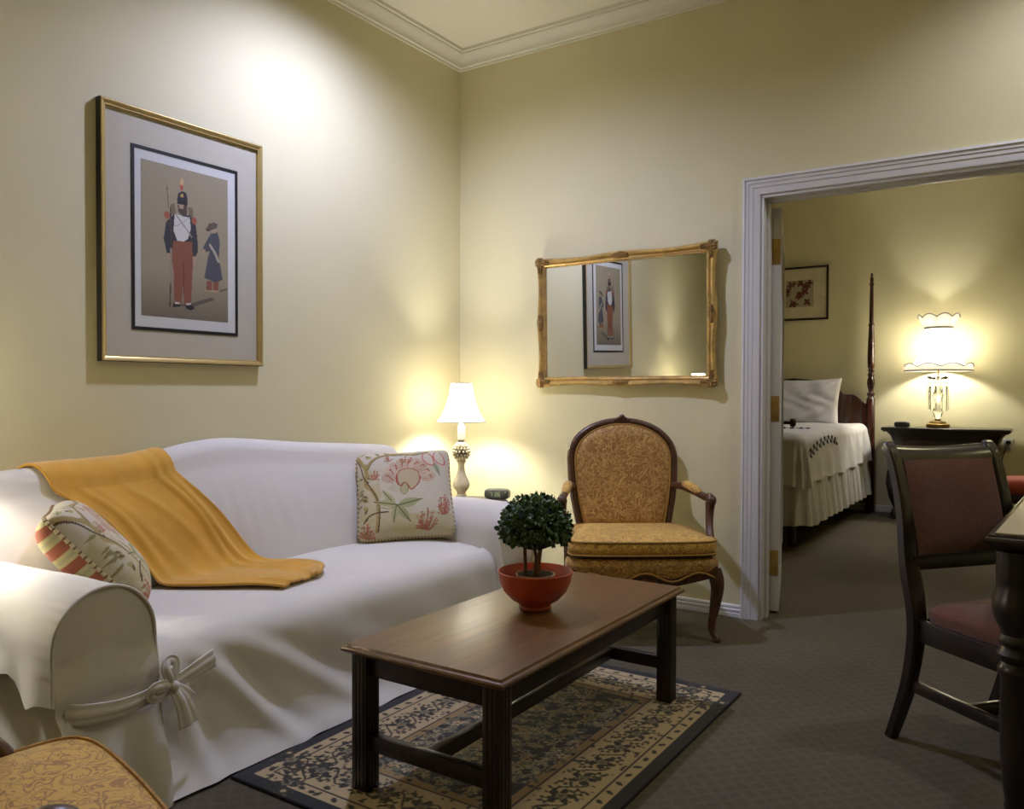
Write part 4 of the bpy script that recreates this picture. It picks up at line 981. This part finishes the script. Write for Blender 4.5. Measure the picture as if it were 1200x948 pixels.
MB().box(-.018, .018, -.035, -.005, .012, .042, .006).tube(catmull([(0, -.034, .026), (.0, -.055, .01), (-.03, -.05, -.06), (-.05, -.03, -.16), (-.06, -.02, -.30)], 6), .004, 6).obj('plug_cord', M_black, ol)
MB().box(-.014, .014, -.016, -.005, -.042, -.014, .004).obj('socket', M_grey, ol)
# stool beside the chest
st = thing('upholstered_stool', 'low stool with orange red padded seat near the bedroom wall', 'stool', (3.10, 3.15, 0))
rows = []; N = 48
for q, z in ((.96, .40), (1.0, .42), (1.0, .46), (.97, .49), (.90, .505), (.6, .515), (.02, .518)):
    r = []
    for i in range(N): a = 2*math.pi*i/N; c_, s_ = math.cos(a), math.sin(a); r.append((math.copysign(abs(c_)**.45, c_)*.30*q, math.copysign(abs(s_)**.45, s_)*.24*q, z))
    rows.append(r)
MB().grid(rows, cv=True).obj('seat', M_orange, st, angle=60)
MB().box(-.28, .28, -.22, .22, .33, .40, .006).obj('seat_frame', M_espresso, st)
for sx in (-1, 1):
    for sy in (-1, 1): MB().tube(catmull([(sx*.25, sy*.19, .36), (sx*.265, sy*.20, .27), (sx*.25, sy*.19, .1), (sx*.265, sy*.205, .0)], 4), [.03]*4+[.026]*4+[.018]*5, 10).obj('leg', M_espresso, st)

# bed
bd = thing('bed', 'mahogany four poster bed with white bedding beyond the open door', 'bed', (.96, 3.05, 0))
def BD(o): o.location = (-.96, -3.05, 0); return o
BX0, BX1, BF, BB = .27, 1.63, 1.90, 4.29
post = [(.0, 0), (.036, 0), (.040, .02), (.040, 1.085), (.034, 1.095), (.026, 1.11), (.036, 1.125), (.036, 1.14), (.026, 1.15), (.022, 1.17), (.030, 1.20), (.036, 1.235), (.034, 1.27), (.024, 1.30), (.030, 1.31), (.030, 1.325), (.022, 1.335), (.026, 1.35), (.030, 1.362), (.022, 1.374),
        (.030, 1.39), (.033, 1.45), (.032, 1.55), (.028, 1.68), (.023, 1.78), (.027, 1.79), (.027, 1.80), (.020, 1.81), (.019, 1.95), (.017, 2.10), (.015, 2.17), (.021, 2.18), (.021, 2.19), (.014, 2.20), (.017, 2.225), (.015, 2.24), (.008, 2.26), (.012, 2.275), (.006, 2.29), (0, 2.293)]
for x in (BX0, 1.672): BD(MB().lathe(post, 20, (x, 4.30, 0)).obj('bed_post', M_bedwood, bd))
rows = []
for x in np.linspace(BX0+.03, 1.645, 61):
    t = abs((x-.957)/.70); h = np.interp(t, [0, .3, .55, .60, .66, .72, .80, .88, .94, 1.0], [1.29, 1.27, 1.222, 1.20, 1.135, 1.13, 1.13, 1.09, 1.045, 1.04])
    rows.append([(x, 4.28, .35), (x, 4.28, h-.01), (x, 4.285, h), (x, 4.315, h), (x, 4.32, h-.01), (x, 4.32, .35)])
BD(MB().grid(rows).obj('headboard', M_bedwood, bd, angle=30))
BD(MB().box(BX0+.03, BX1-.05, BF+.1, 4.28, .22, .45, .02).obj('box_spring', M_bedcloth, bd)); BD(MB().box(BX0, BX1-.03, BF+.05, 4.27, .45, .80, .05, seg=3).obj('mattress', M_bedcloth, bd))
for x, y in ((BX0+.1, BF+.2), (BX1-.12, BF+.2)): BD(MB().lathe([(0, 0), (.03, 0), (.03, .22), (0, .22)], 14, (x, y, 0)).obj('bed_foot', M_bedwood, bd))
# pleated skirt
rows = []
path = [(BX0-.0, 4.25), (BX0-.0, BF+.02), (BX0+.02, BF), (BX1+.01, BF), (BX1+.03, BF+.02), (BX1+.03, 4.25)]
L = [0]
for p, q in zip(path, path[1:]): L.append(L[-1]+math.dist(p, q))
for s in np.linspace(0, L[-1], 700):
    k = max(i for i in range(len(L)-1) if L[i] <= s+1e-9); u = (s-L[k])/(L[k+1]-L[k]); p, q = path[k], path[k+1]; x = p[0]+(q[0]-p[0])*u; y = p[1]+(q[1]-p[1])*u
    nx, ny = (q[1]-p[1]), -(q[0]-p[0]); n_ = math.hypot(nx, ny); nx, ny = -nx/n_, -ny/n_
    r = []
    for j in range(8):
        z = .57-.38*j/7; a = (.004+.016*j/7)*(math.sin(s*62+1.5*math.sin(s*7))+.5*math.sin(s*31+1)); fl = .03*j/7
        r.append((x-nx*(a+fl), y-ny*(a+fl), z+.006*math.sin(s*31)*(j == 7)))
    rows.append(r)
BD(MB().grid(rows).obj('bed_skirt', M_bedcloth, bd, angle=80))
# coverlet: over the mattress and down the sides
rows = []                                          # coverlet: one cloth over the mattress, rounded at the edges and the foot corners
xe0, xe1, yf, RR = BX0+.05, BX1-.06, BF+.08, .085
for y in list(np.linspace(BF-.36, BF+.1, 44))+list(np.linspace(BF+.13, 4.25, 60)):
    r = []
    for x in list(np.linspace(BX0-.35, BX0+.07, 32))+list(np.linspace(BX0+.1, BX1-.1, 50))+list(np.linspace(BX1-.07, BX1+.35, 46)):
        ox = min(0, x-xe0)+max(0, x-xe1); oy = min(0, y-yf); d = math.hypot(ox, oy)
        if d > .44: ox, oy, d = ox*.44/d, oy*.44/d, .44
        cx, cy = min(max(x, xe0), xe1), max(y, yf); z = .856+.005*math.sin(x*9+y*4)+.004*math.sin(y*13-x*5)
        if d > 1e-6:
            ux, uy = ox/d, oy/d; a = min(d/RR, math.pi/2); dn = max(0, d-RR*math.pi/2)
            out = RR*math.sin(a)+dn*.10; z -= RR*(1-math.cos(a))+dn*.985
            ang = math.atan2(uy, ux); corner = abs(ux*uy)*2
            k = min(1, dn/.12); out += k*(.014*math.sin(y*15+.6*math.sin(y*5))*abs(ux)+.012*math.sin(x*17)*abs(uy)+.022*corner*math.sin(ang*11))+.004*math.sin(y*37)*abs(ux)
            r.append((cx+ux*out, cy+uy*out, z))
        else: r.append((x, y, z))
    rows.append(r)
BD(MB().grid(rows).obj('coverlet', M_bedcloth, bd, angle=80))
M_embro = mat('dark_embroidery', '4a4238', .9, var=.3)
cvl = [o_ for o_ in bd.children if o_.name.startswith('coverlet')][0]
def sprig(pts, nrm):                               # a stitched sprig: a raised stem with buds left and right
    pts = catmull(pts, 4); m = MB().tube([tuple(p) for p in pts], .002, 6); n_ = np.array(nrm)
    for k, p in enumerate(pts):
        t = pts[min(k+1, len(pts)-1)]-pts[max(k-1, 0)]; t = t/np.linalg.norm(t); sd = np.cross(n_, t)
        q = 1 if k % 2 else -1; m.tube([tuple(p), tuple(p+sd*q*.018+t*.006), tuple(p+sd*q*.034+t*.02)], [.002, .008, .002], 6)
    m.obj('embroidery', M_embro, cvl)
sprig([(1.10, 2.45, .864), (1.25, 2.50, .866), (1.36, 2.58, .864), (1.46, 2.70, .860)], (0, 0, 1))
sprig([(1.665, 1.99, .70), (1.668, 2.15, .745), (1.668, 2.37, .775), (1.668, 2.62, .785), (1.668, 2.83, .755)], (1, 0, .2))
def bed_pillow(name, label, loc, ry, W=.66, Hh=.44, D=.18):
    t = thing(name, label, 'pillow', loc, 0, 'white bed pillows')
    for sd in (1, -1):
        R = []
        for v in np.linspace(-1, 1, 40):
            r = []
            for u in np.linspace(-1, 1, 54):
                q = max(0, 1-u**4)**.5*max(0, 1-v**4)**.5; cr = (.018*math.sin(u*9+v*4+1.5*math.sin(v*5))*math.sin(v*6+u*2)+.005*math.sin(u*21-v*13+2*math.sin(u*6)))*q
                x = u*W/2*(1-.05*(1-abs(u))*0-.05*(1-v*v)*abs(u)**3); z = v*Hh/2*(1-.06*(1-u*u)*abs(v)**3)+Hh/2+.012*u*u*(v > .5)
                r.append((x, -sd*(D/2*q**.8)+cr-.25*(-z)*0+z*math.tan(ry), z*math.cos(ry)))
            R.append(r)
        MB().grid(R).obj('pillow_front' if sd > 0 else 'pillow_back', M_bedcloth, t, angle=80)
    return t
bed_pillow('bed_pillow', 'crumpled white bed pillow leaning on the headboard right of the door', (1.06, 3.95, .845), .35, .78, .46)
bed_pillow('bed_pillow', 'white bed pillow on the far side of the bed, behind the door edge', (.455, 3.92, .845), .35, .40, .40)
# framed fabric picture over the bed
bp = thing('bedroom_picture', 'small brown framed floral picture on the bedroom wall above the bed', 'picture', (.98, YB, 2.147))
def bsw(prof, hw, hz, m, nm):
    rows = [[(sx*(hw-a), -d, sz*(hz-a)) for a, d in prof] for sx, sz in ((-1, -1), (1, -1), (1, 1), (-1, 1))]; MB().grid(rows, cu=True).obj(nm, m, bp, angle=20)
bsw([(0, .001), (0, .022), (.010, .022), (.020, .016), (.020, .008)], .279, .270, M_bedwood, 'picture_frame')
MB().box(-.262, .262, -.009, -.001, -.253, .253).obj('mat_board', mat('pale_mat_board', 'cfc49c', .8), bp, smooth=False)
cv = Canvas(60, 60, .27, .27, 'a39878'); rng = np.random.RandomState(9)
for k in range(16):
    x, y = rng.uniform(.01, .26, 2); a = rng.uniform(0, 6.28)
    for q in range(4): cv.leaf(x, y, rng.uniform(.03, .055), a+q*1.5, '5c2a20' if k % 3 else '6e4030', .55)
o = raw_grid([[(-.135+.27*i/59, -.0098, -.135+.27*j/59) for i in range(60)] for j in range(60)], 'fabric_panel', M_print, bp, False); cv.apply(o)
